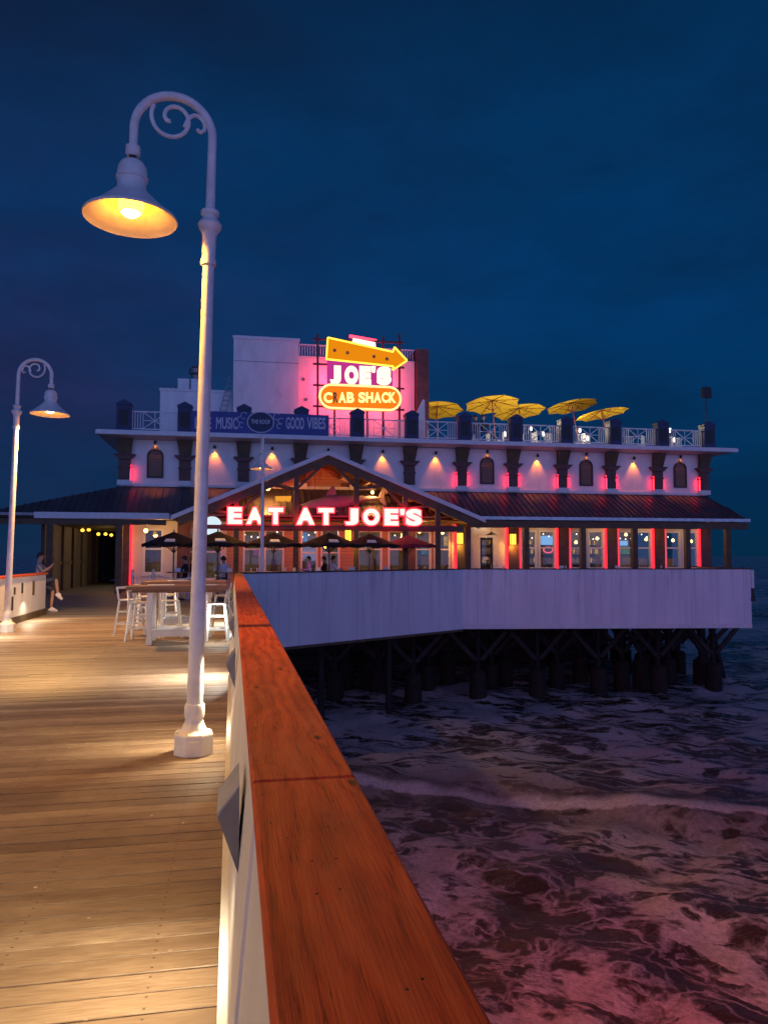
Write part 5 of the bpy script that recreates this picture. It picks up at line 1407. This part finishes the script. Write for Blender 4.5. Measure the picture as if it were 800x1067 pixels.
for k, (px, py, Y) in enumerate(((553, 446, 39.2), (526, 452, 39.2), (695, 456, 39.2), (698, 448, 39.3), (604, 448, 39.6), (566, 452, 39.4), (612, 456, 39.4), (702, 458, 39.2))):
    p = at(px, py, Y)
    t = thing('table_lantern', f'small white light behind the roof railing, {ordw[sorted([526,553,566,604,612,695,698,702]).index(px)]} from the left', 'lantern', (p.x, p.y, ZR), 'white lights on the roof terrace')
    MB().lathe([(.05, p.z-.14), (.07, p.z-.05), (.05, p.z+.1)], (p.x, p.y, 0), 8).build('glass', 'white_bulb', t)
    MB().tube([(p.x, p.y, ZR), (p.x, p.y, p.z-.14)], .02, 6).build('stand', 'black', t)
    if k in (0, 1, 3, 4, 6): light('lamp_beam', 'POINT', (p.x, p.y-.2, p.z+.25), 40, (1, .85, .6), shadow_soft_size=.08)
# slanted white panel by the pier corner
tag(MB().prism([at(432, 434, 40.5), at(440.5, 416, 40.5), at(442.5, 416.5, 40.5), at(443, 456, 40.5), at(436, 456, 40.5)], (0, .06, 0)).build('sign_board', 'white', None, at(438, 456, 40.5)), 'tall white board glowing pink beside the brown corner pier on the roof terrace', 'board')
# speaker mast at the far right
p = at(736, 440, 39)
sp = thing('speaker_mast', 'thin mast with a black loudspeaker box at the right corner of the roof terrace', 'speaker', (p.x, 39, ZR))
MB().tube([(p.x, 39, ZR), (p.x, 39, atz(736, 401, 39))], .03, 6).build('mast', 'black', sp)
a = at(730, 415, 39); b = at(738, 404.5, 39); box(a.x, b.x, 38.7, 38.96, a.z, b.z).build('cabinet', 'black', sp, bevel=.02)

# ------------------------------------------------------------------ sky and light
wld = bpy.data.worlds.new('World'); scene.world = wld; wld.use_nodes = True
nt = wld.node_tree; nt.nodes.clear()
out = nt.nodes.new('ShaderNodeOutputWorld'); bg = nt.nodes.new('ShaderNodeBackground'); L(nt, bg.outputs[0], out.inputs[0])
tc = nt.nodes.new('ShaderNodeTexCoord'); sx = nt.nodes.new('ShaderNodeSeparateXYZ'); L(nt, tc.outputs['Generated'], sx.inputs[0])
el = sx.outputs[2]
front = ramp(nt, el, [(0.0, (.001, .024, .062)), (.08, (.001, .030, .094)), (.3, (.001, .038, .138)), (.5, (.001, .034, .118)), (.62, (.0015, .022, .072)), (.9, (.001, .008, .03))])
# clouds: faint violet banks
mp = nt.nodes.new('ShaderNodeMapping'); mp.inputs['Scale'].default_value = (1.2, 1.2, 3.2); L(nt, tc.outputs['Generated'], mp.inputs[0])
cl = noise(nt, mp.outputs[0], 1.6, 6, .55, .5)
left = ramp(nt, math_(nt, 'MULTIPLY_ADD', sx.outputs[0], -.9, .55), [(.2, 0.0), (.75, 1.0)])
cf = math_(nt, 'MULTIPLY', ramp(nt, cl, [(.35, 0.1), (.7, .8)]), left)
cloudc = ramp(nt, el, [(0.0, (.012, .024, .072)), (.2, (.022, .022, .092)), (.4, (.012, .018, .075)), (.6, (.007, .009, .032)), (.8, (.004, .006, .02))])
skyc = mixc(nt, cf, front, cloudc)
skyc = mixc(nt, math_(nt, 'MULTIPLY', ramp(nt, noise(nt, mp.outputs[0], 3.1, 7, .6), [(.4, 0.0), (.72, .6)]), .8), skyc, (.002, .012, .04))
# afterglow behind the viewer
glow = ramp(nt, math_(nt, 'MULTIPLY', sx.outputs[1], -1), [(0.0, 0.0), (.9, 1.0)])
low = ramp(nt, el, [(0.0, 1.0), (.3, .5), (.8, .06)])
gl_ = math_(nt, 'MULTIPLY', glow, low)
gc = mixc(nt, ramp(nt, el, [(.05, 0.0), (.5, 1.0)]), (.38, .50, 1.32), (.2, .34, 1.2))
skyc = mixc(nt, gl_, skyc, gc)
# the physical sky of a sun just set, behind the viewer
st = nt.nodes.new('ShaderNodeTexSky'); st.sky_type = 'NISHITA'; st.sun_disc = False; st.sun_elevation = R(-5); st.sun_rotation = R(200)
ad = nt.nodes.new('ShaderNodeMix'); ad.data_type = 'RGBA'; ad.blend_type = 'ADD'; ad.inputs[0].default_value = .01
L(nt, skyc, ad.inputs[6]); L(nt, st.outputs[0], ad.inputs[7])
L(nt, ad.outputs[2], bg.inputs[0]); bg.inputs[1].default_value = 1.0

vs = scene.view_settings; vs.view_transform = 'Standard'; vs.look = 'None'; vs.exposure = 0; vs.gamma = 1; vs.use_curve_mapping = False
scene.render.engine = 'CYCLES'
cy = scene.cycles
cy.use_denoising = True
try: cy.denoiser = 'OPENIMAGEDENOISE'
except Exception: pass
cy.max_bounces = 6; cy.diffuse_bounces = 3; cy.glossy_bounces = 3; cy.transparent_max_bounces = 10
cy.sample_clamp_indirect = 4.0; cy.use_light_tree = True; cy.caustics_reflective = False; cy.caustics_refractive = False
scene.render.film_transparent = False

# tidy: helper keys off, lights under one group-less top level are allowed
for o in bpy.data.objects:
    for k in ('_w', '_lz', '_lx'):
        if k in o: del o[k]
